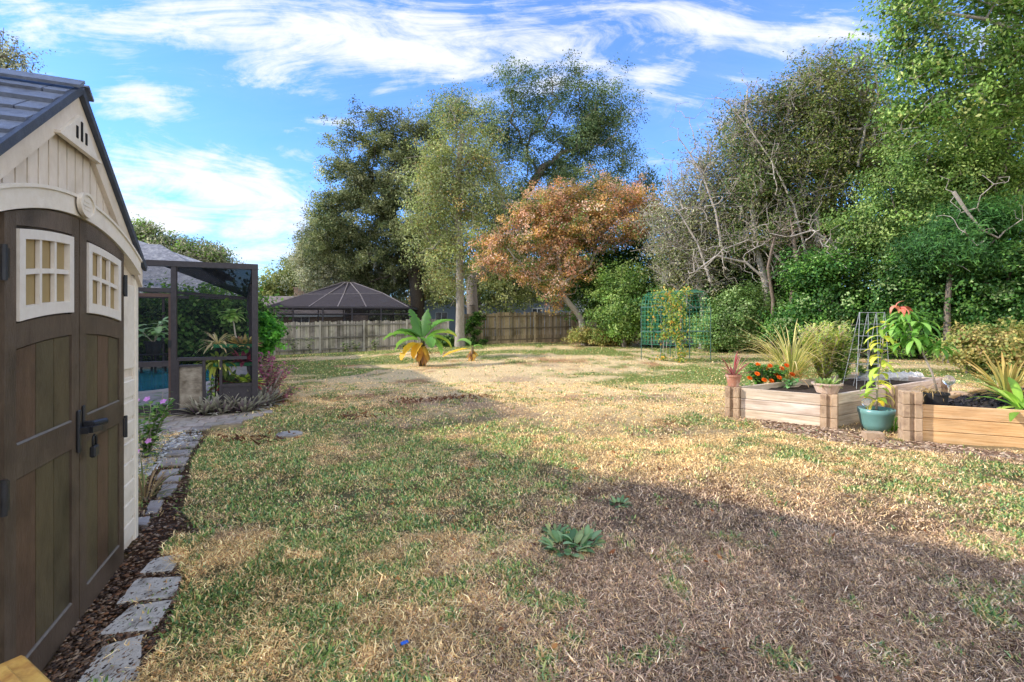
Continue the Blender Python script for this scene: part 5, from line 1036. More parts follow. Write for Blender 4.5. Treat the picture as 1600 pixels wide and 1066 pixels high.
fence('wooden_fence', 'weathered grey picket fence with exposed rails along the left of the yard', at(120, 25.0), at(700, 28.6), ztop(509, 25.0), ztop(499, 28.6), 1.85, FGREY, seed=1)
fence('wooden_fence', 'brownish board fence behind the pale slender trunk and the autumn tree', at(716, 29.6), at(1060, 31.5), ztop(490, 29.6), ztop(484, 31.5), 1.85, FBRN, seed=2, brd=.15)
# ivy on the fence
mk('ivy', 'dark ivy climbing the fence right of the slender trunk', 'ivy', 29.0, [(735, 545), (735, 520)], [(737, 520, 9, 26, 29.2, .15), (730, 540, 14, 8, 29.0, .2), (745, 505, 8, 16, 29.3, .15), (750, 536, 14, 6, 29.1, .15), (700, 535, 12, 10, 28.2, .2)], K=60, per=90, leaf=(.12, .09), pal=DKG, seed=71, r0=.02, tip=.006, spray=.22, names=('stem', 'foliage'))
for i, (u, v, d) in enumerate([(460, 556, 25.8), (540, 553, 26.3), (556, 552, 26.4), (586, 552, 26.4), (484, 557, 25.8), (632, 548, 27)]):
    p = at(u, d); p.z = gz(p.x, p.y); potted('fence_weed', ['dark weed at the foot of the grey fence near the screen enclosure', 'tall thin weed, left of the middle of the grey fence', 'pale thin weed, in the middle of the grey fence', 'pale bushy weed, right of the grey fence middle', 'dark weed with white flowers against the grey fence', 'low weed at the grey fence behind the banana plant'][i], 'weed', p, None, leafy([.9, .6, .7, .7, 1.0, .4][i], 60, .22, .10, [S(96, 110, 70), S(130, 136, 96), S(70, 84, 56)], (0, 0), 0, .008, None, 80 + i, .3, .9, .1, stems=6))
# ------------------------------------------------------------------ neighbours
ROOFB = surf('old_shingle', S(112, 100, 92), S(140, 128, 120), 2.5, (1, 1, 1), .9, .4, 12, dirt=S(96, 84, 76), dscale=1); WALLT = surf('stucco_tan', S(150, 124, 104), S(170, 144, 122), 3, rough=.9, bump=.2)
WALLG = surf('siding_blue_grey', S(138, 150, 168), S(160, 172, 188), 3, (1, 1, 9), .8, .2, 8); ROOFG = surf('roof_grey', S(108, 112, 118), S(136, 140, 146), 2.5, rough=.9, bump=.4, bscale=14); GLASS = surf('dark_glass', S(40, 48, 58), S(54, 62, 72), 2, rough=.1, bump=0, spec=.6); TRIMW = surf('fascia_white', S(200, 204, 208), S(214, 218, 222), 4, rough=.6)
def gable_house(name, label, cx, cy, w, dpt, eave, ridge, rz, wallm, roofm, axis='x', windows=(), over=.45, chimney=None, hip=False):
    g = gz(cx, cy); t = thing(name, label, 'house', (cx, cy, 0), rz); m = MB(); m.box(-w / 2, w / 2, -dpt / 2, dpt / 2, g - .5, eave)
    if not hip and axis == 'y': m.prism([(-w / 2, eave + .001), (w / 2, eave + .001), (0, ridge - .05)], -dpt / 2, dpt / 2, lambda a, b, s: Vector((a, s, b)))
    m.build('wall', wallm, t); m = MB(); W2, D2 = w / 2 + over, dpt / 2 + over
    if hip:
        k = min(W2, D2); a, b = (W2 - k + .01, .01) if W2 > D2 else (.01, D2 - k + .01)
        V = [(-W2, -D2, eave), (W2, -D2, eave), (W2, D2, eave), (-W2, D2, eave), (-a, -b, ridge), (a, -b, ridge), (a, b, ridge), (-a, b, ridge)]
        V += [(x, y, eave - .18) for x, y, z in V[:4]]
        m.add(V, [(0, 1, 5, 4), (1, 2, 6, 5), (2, 3, 7, 6), (3, 0, 4, 7), (4, 5, 6, 7), (8, 9, 1, 0), (9, 10, 2, 1), (10, 11, 3, 2), (11, 8, 0, 3), (11, 10, 9, 8)])
    elif axis == 'x':
        for s in (-1, 1): m.prism([(0, ridge), (s * D2, eave - .12), (s * D2, eave + .06), (0, ridge + .18)], -W2, W2, lambda a, b, q: Vector((q, a, b)))
    else:
        for s in (-1, 1): m.prism([(0, ridge), (s * W2, eave - .12), (s * W2, eave + .06), (0, ridge + .18)], -D2, D2, lambda a, b, q: Vector((a, q, b)))
    rf = m.build('roof', roofm, t)
    if axis == 'x' and not hip: m = MB(); m.box(-W2, W2, -D2 - .03, -D2 - .002, eave - .22, eave + .05); m.build('fascia', TRIMW, rf)
    if axis == 'y' and not hip:
        m = MB()
        for s in (-1, 1): m.prism([(0, ridge - .05), (s * (W2 + .01), eave - .17), (s * (W2 + .01), eave + .05), (0, ridge + .17)], -D2 - .03, -D2 - .002, lambda a, b, q: Vector((a, q, b)))
        m.build('fascia', TRIMW, rf)
    for (x, z, ww, wh) in windows:
        f = MB(); y = -dpt / 2; f.box(x - ww / 2, x + ww / 2, y - .05, y - .001, z - wh / 2, z - wh / 2 + .07); f.box(x - ww / 2, x + ww / 2, y - .05, y - .001, z + wh / 2 - .07, z + wh / 2); [f.box(q - .035, q + .035, y - .048, y - .002, z - wh / 2 + .071, z + wh / 2 - .071) for q in (x - ww / 2 + .035, x, x + ww / 2 - .035)]
        wf = f.build('window', TRIMW, t); f = MB(); f.box(x - ww / 2 + .02, x + ww / 2 - .02, y - .02, y - .003, z - wh / 2 + .02, z + wh / 2 - .02); f.build('pane', GLASS, wf)
    if chimney: m = MB(); x, y, s, z0, z1 = chimney; m.box(x - s, x + s, y - s, y + s, z0, z1); m.box(x - s - .06, x + s + .06, y - s - .06, y + s + .06, z1 + .001, z1 + .14); m.build('chimney', WALLT, rf)
    return t
d = 47; c = at(395, d); gable_house('house', 'low neighbouring house with brownish shingle roof, chimney and white fascia', c.x, c.y, 20, 9, 1.95, 3.6, R(4), WALLT, ROOFB, 'x', [(3.5, 1.2, 1.6, 1.1), (6.2, 1.2, 1.4, 1.1)], chimney=(3.9, 1.6, .45, 3.0, 4.6))
d = 52; c = at(688, d); gable_house('house', 'small grey roofed house showing behind the banana leaves', c.x, c.y, 5.5, 8, 2.5, 3.9, R(10), WALLG, ROOFG, 'y', [(0, 1.8, 1.2, .9)])
d = 50; c = at(825, d); gable_house('house', 'blue grey house with gable and white fascia behind the brown fence', c.x, c.y, 8, 9, 2.7, 4.4, R(-6), WALLG, ROOFG, 'y', [(-1.6, 2.1, 1.0, .9), (1.2, 2.1, 1.0, .9)])
d = 54; c = at(905, d); gable_house('house', 'pale blue grey house further right behind the autumn tree', c.x, c.y, 6.5, 9, 3.3, 5.2, R(-6), TRIMW, ROOFG, 'y', [(1.8, 2.6, 1.0, 1.3)])
# neighbour's screen dome
dm = 34; c = at(543, dm); t = thing('screen_dome', 'neighbouring dark mansard pool screen rising behind the grey fence', 'pool enclosure', (c.x, c.y, 0), R(5))
k = dm / F; ez = H - (482 - V0) * k; hx, hy = 103 * k, 2.6; pz_ = H - (441 - V0) * k
rid = [(-.35, 0, pz_), (.35, 0.3, pz_)]; kx = [-60 * k, 60 * k]; mz = H - (462 - V0) * k
c4 = [(-hx, -hy, ez), (hx, -hy, ez), (hx, hy, ez), (-hx, hy, ez)]; m4 = [(-55 * k, -hy * .55, mz), (60 * k, -hy * .55, mz + .1), (60 * k, hy * .55, mz), (-55 * k, hy * .55, mz)]
V = c4 + m4 + rid; m = MB(); m.add(V, [(0, 1, 5, 4), (1, 2, 6, 5), (2, 3, 7, 6), (3, 0, 4, 7), (4, 5, 9, 8), (5, 6, 9), (6, 7, 8, 9), (7, 4, 8)]); m.build('roof_screen', screen_material('dome_screen', S(78, 74, 78), .74), t, recalc=False)
m = MB(); wl = [((-hx, -hy), (hx, -hy)), ((hx, -hy), (hx, hy)), ((-hx, hy), (hx, hy)), ((-hx, -hy), (-hx, hy))]
for a, b in wl: m.add([(*a, ez), (*b, ez), (*b, -.5), (*a, -.5)], [(0, 1, 2, 3)])
m.build('wall_screen', screen_material('dome_wall_screen', S(60, 56, 58), .38), t, recalc=False)
m = MB()
for a, b in wl: m.bar((*a, ez), (*b, ez), .10, .12); m.bar((*a, ez - .42), (*b, ez - .42), .06, .06)
for x in np.linspace(-hx, hx, 6): m.box(x - .04, x + .04, -hy - .04, -hy + .04, -.6, ez - .07); m.box(x - .04, x + .04, hy - .04, hy + .04, -.6, ez - .07)
m.build('frame', FRAME, t); m = MB()
for a, b in [(4, 0), (5, 1), (6, 2), (7, 3), (8, 4), (9, 5), (4, 5), (8, 9)]: m.bar(V[a], V[b], .05, .05)
for f in (.3, .5, .7): a = Vector(V[0]).lerp(Vector(V[1]), f); b = Vector(V[4]).lerp(Vector(V[5]), f); m.bar(a, b, .06, .06); m.bar(b, Vector(V[8]).lerp(Vector(V[9]), f), .05, .05)
m.build('roof_rib', surf('rib_metal', S(120, 112, 112), S(140, 132, 130), 10, rough=.5, bump=0), t)
# ------------------------------------------------------------------ the owner's house, left of the yard (mostly out of frame)
SHINGLE = surf('house_shingle', S(104, 106, 114), S(150, 150, 156), 8, (1, 1, 1), .9, .6, 20, dirt=S(170, 170, 172), dscale=6); STUC = surf('stucco_cream', S(196, 184, 164), S(212, 202, 184), 3, rough=.9, bump=.2)
t = thing('family_house', 'cream house with grey hip roof standing behind the pool enclosure', 'house', (0, 0, 0), 0)
def hiproof(x0, x1, y0, y1, eave, ridge, M, ov=.5):
    m = MB(); m.box(x0, x1, y0, y1, -.6, eave - .19, M); m.build('wall', STUC, t); m = MB(); x0 -= ov; x1 += ov; y0 -= ov; y1 += ov; k = min(x1 - x0, y1 - y0) / 2; cx, cyy = (x0 + x1) / 2, (y0 + y1) / 2
    a = max((x1 - x0) / 2 - k, .02); b = max((y1 - y0) / 2 - k, .02); V = [(x0, y0, eave), (x1, y0, eave), (x1, y1, eave), (x0, y1, eave), (cx - a, cyy - b, ridge), (cx + a, cyy - b, ridge), (cx + a, cyy + b, ridge), (cx - a, cyy + b, ridge)]; V += [(x, y, eave - .18) for x, y, z in V[:4]]
    m.add([M @ Vector(p) for p in V], [(0, 1, 5, 4), (1, 2, 6, 5), (2, 3, 7, 6), (3, 0, 4, 7), (4, 5, 6, 7), (8, 9, 1, 0), (9, 10, 2, 1), (10, 11, 3, 2), (11, 8, 0, 3), (11, 10, 9, 8)]); m.build('roof', SHINGLE, t)
Mh = Matrix.Translation(po) @ Matrix.Rotation(math.atan2(.394, .919), 4, 'Z')
hiproof(-10.2, -4.4, -1.3, 12.0, 2.4, 7.2, Mh)
Mg = Matrix.Translation((-10.4, 2.9, 0)) @ Matrix.Rotation(math.atan2(-.61, .795), 4, 'Z')
def gableroof(L_, hw, eave, ridge, M):
    m = MB(); m.prism([(-hw, -.6), (hw, -.6), (hw, eave - .2), (0, ridge - .2), (-hw, eave - .2)], -L_ / 2, L_ / 2, lambda a, b, q: M @ Vector((q, a, b))); m.build('wall', STUC, t); m = MB(); o = .4; sl_ = (ridge - eave) / (hw + o)
    for s in (-1, 1): m.prism([(0, ridge), (s * (hw + o), eave), (s * (hw + o), eave - .15), (0, ridge - .15)], -L_ / 2 - .3, L_ / 2 + .3, lambda a, b, q: M @ Vector((q, a, b)))
    m.build('roof', SHINGLE, t)
gableroof(8.2, 2.7, 2.8, 6.76, Mg)
# roof wing seen above the enclosure
dw = 26.0; tip = PD(334, 413, dw); Mw = Matrix.Translation((tip.x, tip.y, 0)) @ Matrix.Rotation(math.atan2(.394, .919), 4, 'Z')
ez_ = tip.z - .05; hiproof(-9.5, -.55, .5, 8.5, ez_, ez_ + 1.75, Mw)

tipb = PD(389, 466, 18.2); Mb = Matrix.Translation((tipb.x, tipb.y, 0)) @ Matrix.Rotation(math.atan2(.394, .919), 4, 'Z')
hiproof(-9.0, -.55, .5, 6.5, tipb.z - .03, tipb.z + 2.3, Mb)
# ------------------------------------------------------------------ banana plants
BGR = [S(92, 138, 70), S(114, 156, 84), S(76, 116, 60)]
def torn(r):
    k = r.uniform(.78, 1.0, 40); k[r.random(40) < .08] = .5
    def f(q):
        if q < .17: return .09
        w = min(1, ((q - .15) / .18)) ** .55 * (1 if q < .6 else max(.03, 1 - ((q - .6) / .42) ** 2)) ** .7
        return max(w * k[int(q * 39)], .03)
    return f
def banana(label, base, stem_h, stem_r, leaves, dead, seed):
    r = np.random.default_rng(seed); t = thing('banana_plant', label, 'banana plant', base); m = MB(); m.tube([(0, 0, -.03), (0, 0, stem_h * .5), (.01, 0, stem_h)], [stem_r * 1.2, stem_r, stem_r * .7], 10); m.build('stem', surf('banana_stem_%d' % seed, S(88, 70, 52), S(120, 110, 74), 9, (3, 3, .6), .8, .3), t, smooth=True)
    for az, el, L, w, dr, yel in leaves:
        c = np.array(S(206, 172, 72)) if yel == 2 else np.array(BGR[r.integers(0, 3)]); e = None; tip = S(196, 176, 60) if yel == 1 else (S(190, 140, 44) if yel == 2 else None)
        leaf_obj('leaf', t, [[.0, 0, stem_h - .04]], az + r.uniform(-.15, .15), el, L * r.uniform(.72, .9), w * 1.0, dr * 1.0, c * .72, 34, tip, np.array(c) * np.array([1.0, .95, .75]), prof=torn(r), fold=(.35 if el > 1.0 else -.42), twist=r.uniform(-.5, .5), curl=r.uniform(-.25, .25))
    if dead:
        k = dead; az = np.arange(k) * 2.4; k *= 3; az = np.arange(k) * 2.4; leaf_obj('dead_skirt', t, np.stack([np.cos(az) * stem_r, np.sin(az) * stem_r, stem_h * r.uniform(.45, .8, k)], -1), az + r.normal(size=k) * .3, r.uniform(-1.3, -.6, k), stem_h * .62 * r.uniform(.5, 1.1, k), r.uniform(.05, .17, k), r.uniform(.2, 1.0, k), np.array([S(196, 160, 76), S(176, 136, 70), S(146, 108, 66), S(116, 86, 58)])[r.integers(0, 4, k)], 6)
    return t
b = PG(660, 572); dB = b.y; kk = dB / F
banana('broad banana plant with yellow skirt of dead leaves on the lawn', b, 40 * kk, .085,
    [(2.75, .85, 1.40, 0.47, 1.65, 0), (2.2, 1.25, 1.60, 0.47, 0.55, 0), (1.3, 1.4, 1.28, 0.42, 0.33, 0), (.6, 1.0, 1.52, 0.49, 1.10, 0), (.1, .7, 1.52, 0.47, 1.32, 1), (-.25, .5, 1.28, 0.47, 1.65, 1), (3.1, .6, 1.52, 0.47, 1.32, 0), (3.55, .35, 1.28, 0.46, 1.54, 0), (-.7, .2, 1.12, 0.46, 1.54, 0), (3.7, -.25, 1.08, 0.40, 0.99, 2), (4.3, -.5, 0.88, 0.40, 0.77, 2), (-.4, .25, 1.04, 0.44, 1.87, 1), (2.5, 1.1, 1.36, 0.44, 2.09, 0), (5.2, .5, 1.04, 0.44, 1.65, 0)], 16, 5)
b2 = PG(738, 564); banana('small stunted banana plant with one drooping yellow leaf', b2, 22 * b2.y / F, .055, [(2.6, .9, 1.0, .26, 1.5, 0), (.4, .7, .5, .2, 1.8, 0), (3.0, -.15, 1.25, .24, .35, 2)], 10, 6)
# ------------------------------------------------------------------ green arch trellis with its vine
GW = surf('green_wire', S(38, 116, 84), S(56, 140, 104), 9, rough=.5, bump=0, spec=.4); POSTG = surf('pale_post', S(60, 92, 84), S(92, 120, 112), 9, rough=.5, bump=0)
A = PG(1066, 567); B = PG(1011, 561); B = A + (B - A); Cc = PG(1114, 561); ax = Vector((B.x - A.x, B.y - A.y, 0)); Lx = 1.6; ax.normalize(); ax = Vector((-.62, .78, 0)).normalized(); Wd = 1.75
tr = thing('garden_trellis', 'green wire arch trellis draped with a yellowing vine', 'trellis', (A.x, A.y, A.z), math.atan2(ax.y, ax.x)); Ht = (567 - 452) / F * A.y
def ap(s): # arch profile, s 0..1 -> (y, z)
    pts = [(0, .55), (0, Ht - .55), (.10, Ht - .22), (.36, Ht - .04), (Wd / 2, Ht), (Wd - .36, Ht - .04), (Wd - .10, Ht - .22), (Wd, Ht - .55), (Wd, .55)]
    L = [0]; [L.append(L[-1] + math.dist(pts[i], pts[i + 1])) for i in range(8)]; q = s * L[-1]
    for i in range(8):
        if q <= L[i + 1] + 1e-9: f = (q - L[i]) / (L[i + 1] - L[i]); return (pts[i][0] + (pts[i + 1][0] - pts[i][0]) * f, pts[i][1] + (pts[i + 1][1] - pts[i][1]) * f)
    return pts[-1]
m = MB(); sg = -1
for s in np.linspace(0, 1, 36): y, z = ap(s); m.bar((0, sg * y, z), (Lx, sg * y, z), .0105, .0105)
for x in np.linspace(0, Lx, 13):
    P_ = [Vector((x, sg * ap(s)[0], ap(s)[1])) for s in np.linspace(0, 1, 30)]
    for a, b_ in zip(P_[:-1], P_[1:]): m.bar(a, b_, .0105, .0105, (1, 0, 0))
for y in np.linspace(.1, Wd - .1, 11):
    zt_ = min(Ht - .02, max(q[1] for q in [ap(s) for s in np.linspace(0, 1, 200)] if abs(q[0] - y) < .05)); m.bar((Lx, sg * y, .55), (Lx, sg * y, zt_), .0105, .0105, (1, 0, 0))
for z in np.arange(.6, Ht - .15, .11): m.bar((Lx, -sg * 0 + sg * .02, z), (Lx, sg * (Wd - .02), z), .0105, .0105)
m.build('wire_mesh', GW, tr, recalc=False)
for x in (0, Lx / 2, Lx):
    for y in (0, Wd): m = MB(); m.tube([(x, sg * y, -.15), (x, sg * y, Ht - .55)], .014, 6); m.build('post', POSTG, tr)
m = MB()
for z in (1.0, Ht - .55):
    m = MB(); [m.tube([(0, sg * y, z), (Lx, sg * y, z)], .013, 6) for y in (0, Wd)]; [m.tube([(x, 0, z), (x, sg * Wd, z)], .011, 6) for x in (0, Lx)]; m.build('brace', POSTG, tr)
m = MB(); m.tube([(0, sg * Wd / 2, Ht + .012), (Lx, sg * Wd / 2, Ht + .012)], .013, 6); m.build('ridge_bar', POSTG, tr)
trM = Matrix.Translation(A) @ Matrix.Rotation(math.atan2(ax.y, ax.x), 4, 'Z')
def vine():
    r = np.random.default_rng(44); P = []; t = thing('climbing_vine', 'yellow green climbing vine hanging on the wire arch trellis', 'vine', A); m = MB()
    for k in range(12):
        x = r.uniform(0, Lx * .8); s = r.uniform(.05, .12); y, z = ap(s); pts = []
        if k < 9:
            for q in np.linspace(0.02, r.uniform(.3, .55), 12): y, z = ap(q); pts.append(Vector((x + .25 * math.sin(q * 9 + k), sg * y - .01, z - (.5 if q < .03 else 0))))
        else:
            x0 = r.uniform(-.02, .1); pts = [Vector((x0, sg * r.uniform(-.03, .05), z_ )) for z_ in np.linspace(.0, Ht * r.uniform(.5, .9), 12)]
        pts = [A + (trM.to_3x3() @ p) - A for p in pts]; m.tube(pts, .006, 5)
        for p in pts:
            for _ in range(int(r.integers(2, 20))): P.append(np.array(p) + r.normal(size=3) * .085)
    m.build('stem', TWIG_GREY, t); P = np.array(P); C = pick([S(140, 152, 72), S(112, 136, 66), S(172, 168, 84), S(190, 150, 72), S(96, 122, 60), S(96, 122, 60)], len(P)); q = leaf_quads(P, .10, .075, .2, .4, None, C, r); raw_mesh('foliage', *q[:3], LEAF, q[3], t)
vine()
# ------------------------------------------------------------------ raised beds
def wood(name, light, mid, dark, knot):
    m, nt, out = nodes(name); L = nt.links; tc = N(nt, 'ShaderNodeTexCoord'); oi = N(nt, 'ShaderNodeObjectInfo'); ad = N(nt, 'ShaderNodeVectorMath', operation='ADD'); cx = N(nt, 'ShaderNodeCombineXYZ')
    ml = N(nt, 'ShaderNodeMath', operation='MULTIPLY'); L.new(oi.outputs['Random'], ml.inputs[0]); ml.inputs[1].default_value = 37.0
    for q in range(3): L.new(ml.outputs[0], cx.inputs[q])
    L.new(tc.outputs['Object'], ad.inputs[0]); L.new(cx.outputs[0], ad.inputs[1])
    def noise(sc, st, det, dist=0.0):
        mp = N(nt, 'ShaderNodeMapping'); mp.inputs['Scale'].default_value = st; L.new(ad.outputs[0], mp.inputs[0]); n = N(nt, 'ShaderNodeTexNoise', Scale=sc, Detail=det, Roughness=.6, Distortion=dist); L.new(mp.outputs[0], n.inputs['Vector']); return n.outputs[0]
    gr = noise(6, (.35, 6, 9), 7, .6); fine = noise(14, (.25, 12, 16), 5); blot = noise(2.2, (.7, 1, 1.6), 4)
    c = ramp(nt, gr, [(.28, dark), (.48, mid), (.68, light)])
    vo = N(nt, 'ShaderNodeTexVoronoi', Scale=2.6); mp = N(nt, 'ShaderNodeMapping'); mp.inputs['Scale'].default_value = (.75, 1, 1.9); L.new(ad.outputs[0], mp.inputs[0]); L.new(mp.outputs[0], vo.inputs['Vector'])
    kr = N(nt, 'ShaderNodeMapRange'); L.new(vo.outputs['Distance'], kr.inputs[0]); kr.inputs[1].default_value = .045; kr.inputs[2].default_value = .09; kr.inputs[3].default_value = .85; kr.inputs[4].default_value = 0
    k1 = N(nt, 'ShaderNodeMix', data_type='RGBA'); L.new(kr.outputs[0], k1.inputs[0]); L.new(c, k1.inputs[6]); k1.inputs[7].default_value = (*knot, 1)
    b1 = ramp(nt, blot, [(.3, (.74, .71, .68)), (.62, (1.08, 1.06, 1.04))]); k2 = N(nt, 'ShaderNodeMix', data_type='RGBA', blend_type='MULTIPLY'); k2.inputs[0].default_value = 1; L.new(k1.outputs[2], k2.inputs[6]); L.new(b1, k2.inputs[7])
    f1 = ramp(nt, fine, [(.3, (.85, .84, .82)), (.6, (1.04, 1.04, 1.04))]); k3 = N(nt, 'ShaderNodeMix', data_type='RGBA', blend_type='MULTIPLY'); k3.inputs[0].default_value = 1; L.new(k2.outputs[2], k3.inputs[6]); L.new(f1, k3.inputs[7])
    a = N(nt, 'ShaderNodeVertexColor', layer_name='Col'); k4 = N(nt, 'ShaderNodeMix', data_type='RGBA', blend_type='MULTIPLY'); k4.inputs[0].default_value = 1; L.new(k3.outputs[2], k4.inputs[6]); L.new(a.outputs[0], k4.inputs[7])
    p = N(nt, 'ShaderNodeBsdfPrincipled', Roughness=.8); p.inputs['Specular IOR Level'].default_value = .2; L.new(k4.outputs[2], p.inputs['Base Color']); bp_ = N(nt, 'ShaderNodeBump', Strength=.5, Distance=.01); L.new(fine, bp_.inputs['Height']); L.new(bp_.outputs[0], p.inputs['Normal']); L.new(p.outputs[0], out.inputs[0]); return m
WOODA = wood('board_weathered', S(240, 228, 214), S(222, 204, 186), S(188, 164, 144), S(150, 116, 92)); WOODB = wood('board_new', S(238, 204, 158), S(222, 180, 130), S(196, 150, 102), S(140, 88, 54))
BLOCK = surf('planter_block', S(180, 152, 122), S(208, 180, 150), 7, rough=.95, bump=.7, bscale=90, attr=True, dirt=S(150, 122, 102), dscale=9)
MULCHM = surf('black_mulch', S(44, 40, 40), S(72, 66, 64), 20, rough=1, bump=1, bscale=30)
def wallboards(t, a, b, zb, n, hb, mat, seed, thick=.04, out=0.0):
    """n stacked boards from a to b, each a part"""
    a, b = Vector(a), Vector(b); d = b - a; L = math.hypot(d.x, d.y); rz = math.atan2(d.y, d.x); r = np.random.default_rng(seed); M = Matrix.Translation((a.x, a.y, zb)) @ Matrix.Rotation(rz, 4, 'Z')
    for k in range(n):
        g = r.uniform(.88, 1.1); m = MB(); y = r.uniform(-.004, .004); m.bbox(0, L, -thick / 2 + y, thick / 2 + y, .003, hb - .003, .004, None, (g, g * r.uniform(.96, 1), g * r.uniform(.9, 1)))
        o = m.build('board', mat, t); o.matrix_local = M @ Matrix.Translation((0, 0, k * hb))
    return o
def column(t, p, rz, tiers, th=.152, zb=None, seed=1):
    """stack of notched corner blocks"""
    r = np.random.default_rng(seed); zb = gz(p.x, p.y) - .03 if zb is None else zb
    for k in range(tiers):
        M = Matrix.Translation((p.x, p.y, zb + k * th)) @ Matrix.Rotation(rz + r.uniform(-.02, .02), 4, 'Z'); g = r.uniform(.9, 1.08); c = (g, g * .99, g * .97); m = MB(); h = th - .004
        m.bbox(-.095, -.022, -.095, .095, 0, h, .007, M, c); m.bbox(.022, .095, -.095, .095, 0, h, .007, M, c); m.box(-.0219, .0219, -.06, .06, 0, h - .002, M, c)
        m.build('block', BLOCK, t)
    return zb + tiers * th
A1, B1, D1 = PG(1146, 651), PG(1296, 668), Vector((7.3, 8.2, 0)); D1.z = gz(7.3, 8.2); E1 = A1 + (D1 - B1); C1 = B1.lerp(D1, .45); zB = (A1.z + B1.z) / 2 - .02
bed = thing('raised_bed', 'weathered pale raised bed with brown corner blocks and marigolds', 'raised bed', (0, 0, 0)); ang = math.atan2(B1.y - A1.y, B1.x - A1.x); ang2 = math.atan2(D1.y - B1.y, D1.x - B1.x)
def trimmed(a, b, c=.10): d = (b - a).normalized(); return a + d * c, b - d * c
for i, (a, b, n) in enumerate([(A1, B1, 3), (B1, C1, 3), (C1, D1, 3), (D1, E1, 3), (E1, A1, 3)]): q = trimmed(a, b); wallboards(bed, q[0], q[1], zB, n, .15, WOODA, 10 + i)
for i, (p, a) in enumerate([(A1, ang), (B1, ang), (C1, ang2), (D1, ang2), (E1, ang)]): ztc = column(bed, p, a, 3, .155, zB, 20 + i)
def soil_sheet(t, poly, z, mat, seed, amp=.03, name='soil', n=26):
    r = np.random.default_rng(seed); a, b, c, d_ = [Vector(p) for p in poly]; V = []; fs = []
    for i in range(n):
        for j in range(n): p = a.lerp(b, i / (n - 1)).lerp(d_.lerp(c, i / (n - 1)), j / (n - 1)); V.append((p.x, p.y, z + (float(vnoise(p.x * 8, p.y * 8, seed)) - .5) * 2 * amp + (float(vnoise(p.x * 25, p.y * 25, seed)) - .5) * amp))
    fs = [(i * n + j, (i + 1) * n + j, (i + 1) * n + j + 1, i * n + j + 1) for i in range(n - 1) for j in range(n - 1)]; m = MB(); m.add(V, fs); return m.build(name, mat, t, recalc=False, smooth=True)
ctr = (A1 + B1 + D1 + E1) / 4; soil_sheet(bed, [p.lerp(ctr, .03) for p in (A1, B1, D1, E1)], zB + .36, SOIL, 3)
zs = zB + .37
# white rocks by the far end of the bed
for i in range(9):
    u = 1352 + i * 10; p = PD(u, 590, 8.55); r = np.random.default_rng(i + 60); m = MB(); pts = unit(r.normal(size=(1, 3)))
    prof = [(0.001, -.03), (.09, -.03), (.11, .03), (.08, .09), (0.001, .11)]; m.lathe(prof, 9); m.v = [tuple(np.array(q) * r.uniform(.8, 1.2, 3) + r.normal(size=3) * .006) for q in m.v]
    o = m.build('rock', CONCW if i else surf('white_rock', S(206, 200, 190), S(230, 226, 218), 12, rough=.9, bump=.5), None)
    if i == 0: CONCW = o.data.materials[0]
    o.location = (p.x, p.y, zs + .03); o.rotation_euler = (0, 0, i); tag(o, 'pale rough rock lined up at the back of the weathered bed', 'rock', 'pale rocks edging the back of the bed')
P2 = PG(1422, 688); fd = Vector((.91, -.41, 0)); F2 = P2 + fd * 2.6; sdv = Vector((.857, .517, 0)); Q2 = P2 + sdv * 1.62; R2 = Q2 + sdv * 1.9; z2 = P2.z - .02
bed2 = thing('raised_bed', 'new honey coloured raised bed filled with black mulch at the right edge', 'raised bed', (0, 0, 0)); a2 = math.atan2(fd.y, fd.x); a3 = math.atan2(sdv.y, sdv.x)
q = trimmed(P2, F2); wallboards(bed2, q[0], q[1], z2, 3, .152, WOODB, 31); q = trimmed(P2, Q2); wallboards(bed2, q[0], q[1], z2, 3, .152, WOODB, 32); q = trimmed(Q2, R2); wallboards(bed2, q[0], q[1], z2, 3, .152, WOODB, 33)
column(bed2, P2, a2, 4, .155, z2 - .01, 41); column(bed2, Q2, a3, 3, .158, z2, 42); column(bed2, R2, a3, 3, .158, z2, 43); column(bed2, F2, a2, 4, .155, z2 - .01, 44)
S2 = R2 + fd * 2.6; wallboards(bed2, R2, S2, z2, 3, .152, WOODB, 34); wallboards(bed2, F2, S2, z2, 3, .152, WOODB, 35)
ct2 = (P2 + F2 + S2 + R2) / 4; soil_sheet(bed2, [p.lerp(ct2, .03) for p in (P2, F2, S2, R2)], z2 + .41, MULCHM, 4, .045, 'mulch', 40); zm = z2 + .42
def chips():
    r = np.random.default_rng(15); n = 1500; a, b = r.uniform(.04, .75, n), r.uniform(.03, .9, n); P = np.array([[(P2 + fd * 2.6 * x + sdv * 3.5 * y).x, (P2 + fd * 2.6 * x + sdv * 3.5 * y).y, zm + .02] for x, y in zip(a, b)])
    q = leaf_quads(P, .075, .03, 1.6, 0, None, pick([S(58, 52, 52), S(40, 36, 38), S(84, 76, 72)], n), r); o = raw_mesh('mulch_chips', *q[:3], CHIP, q[3], bed2); tag(o, kind='stuff')
chips()
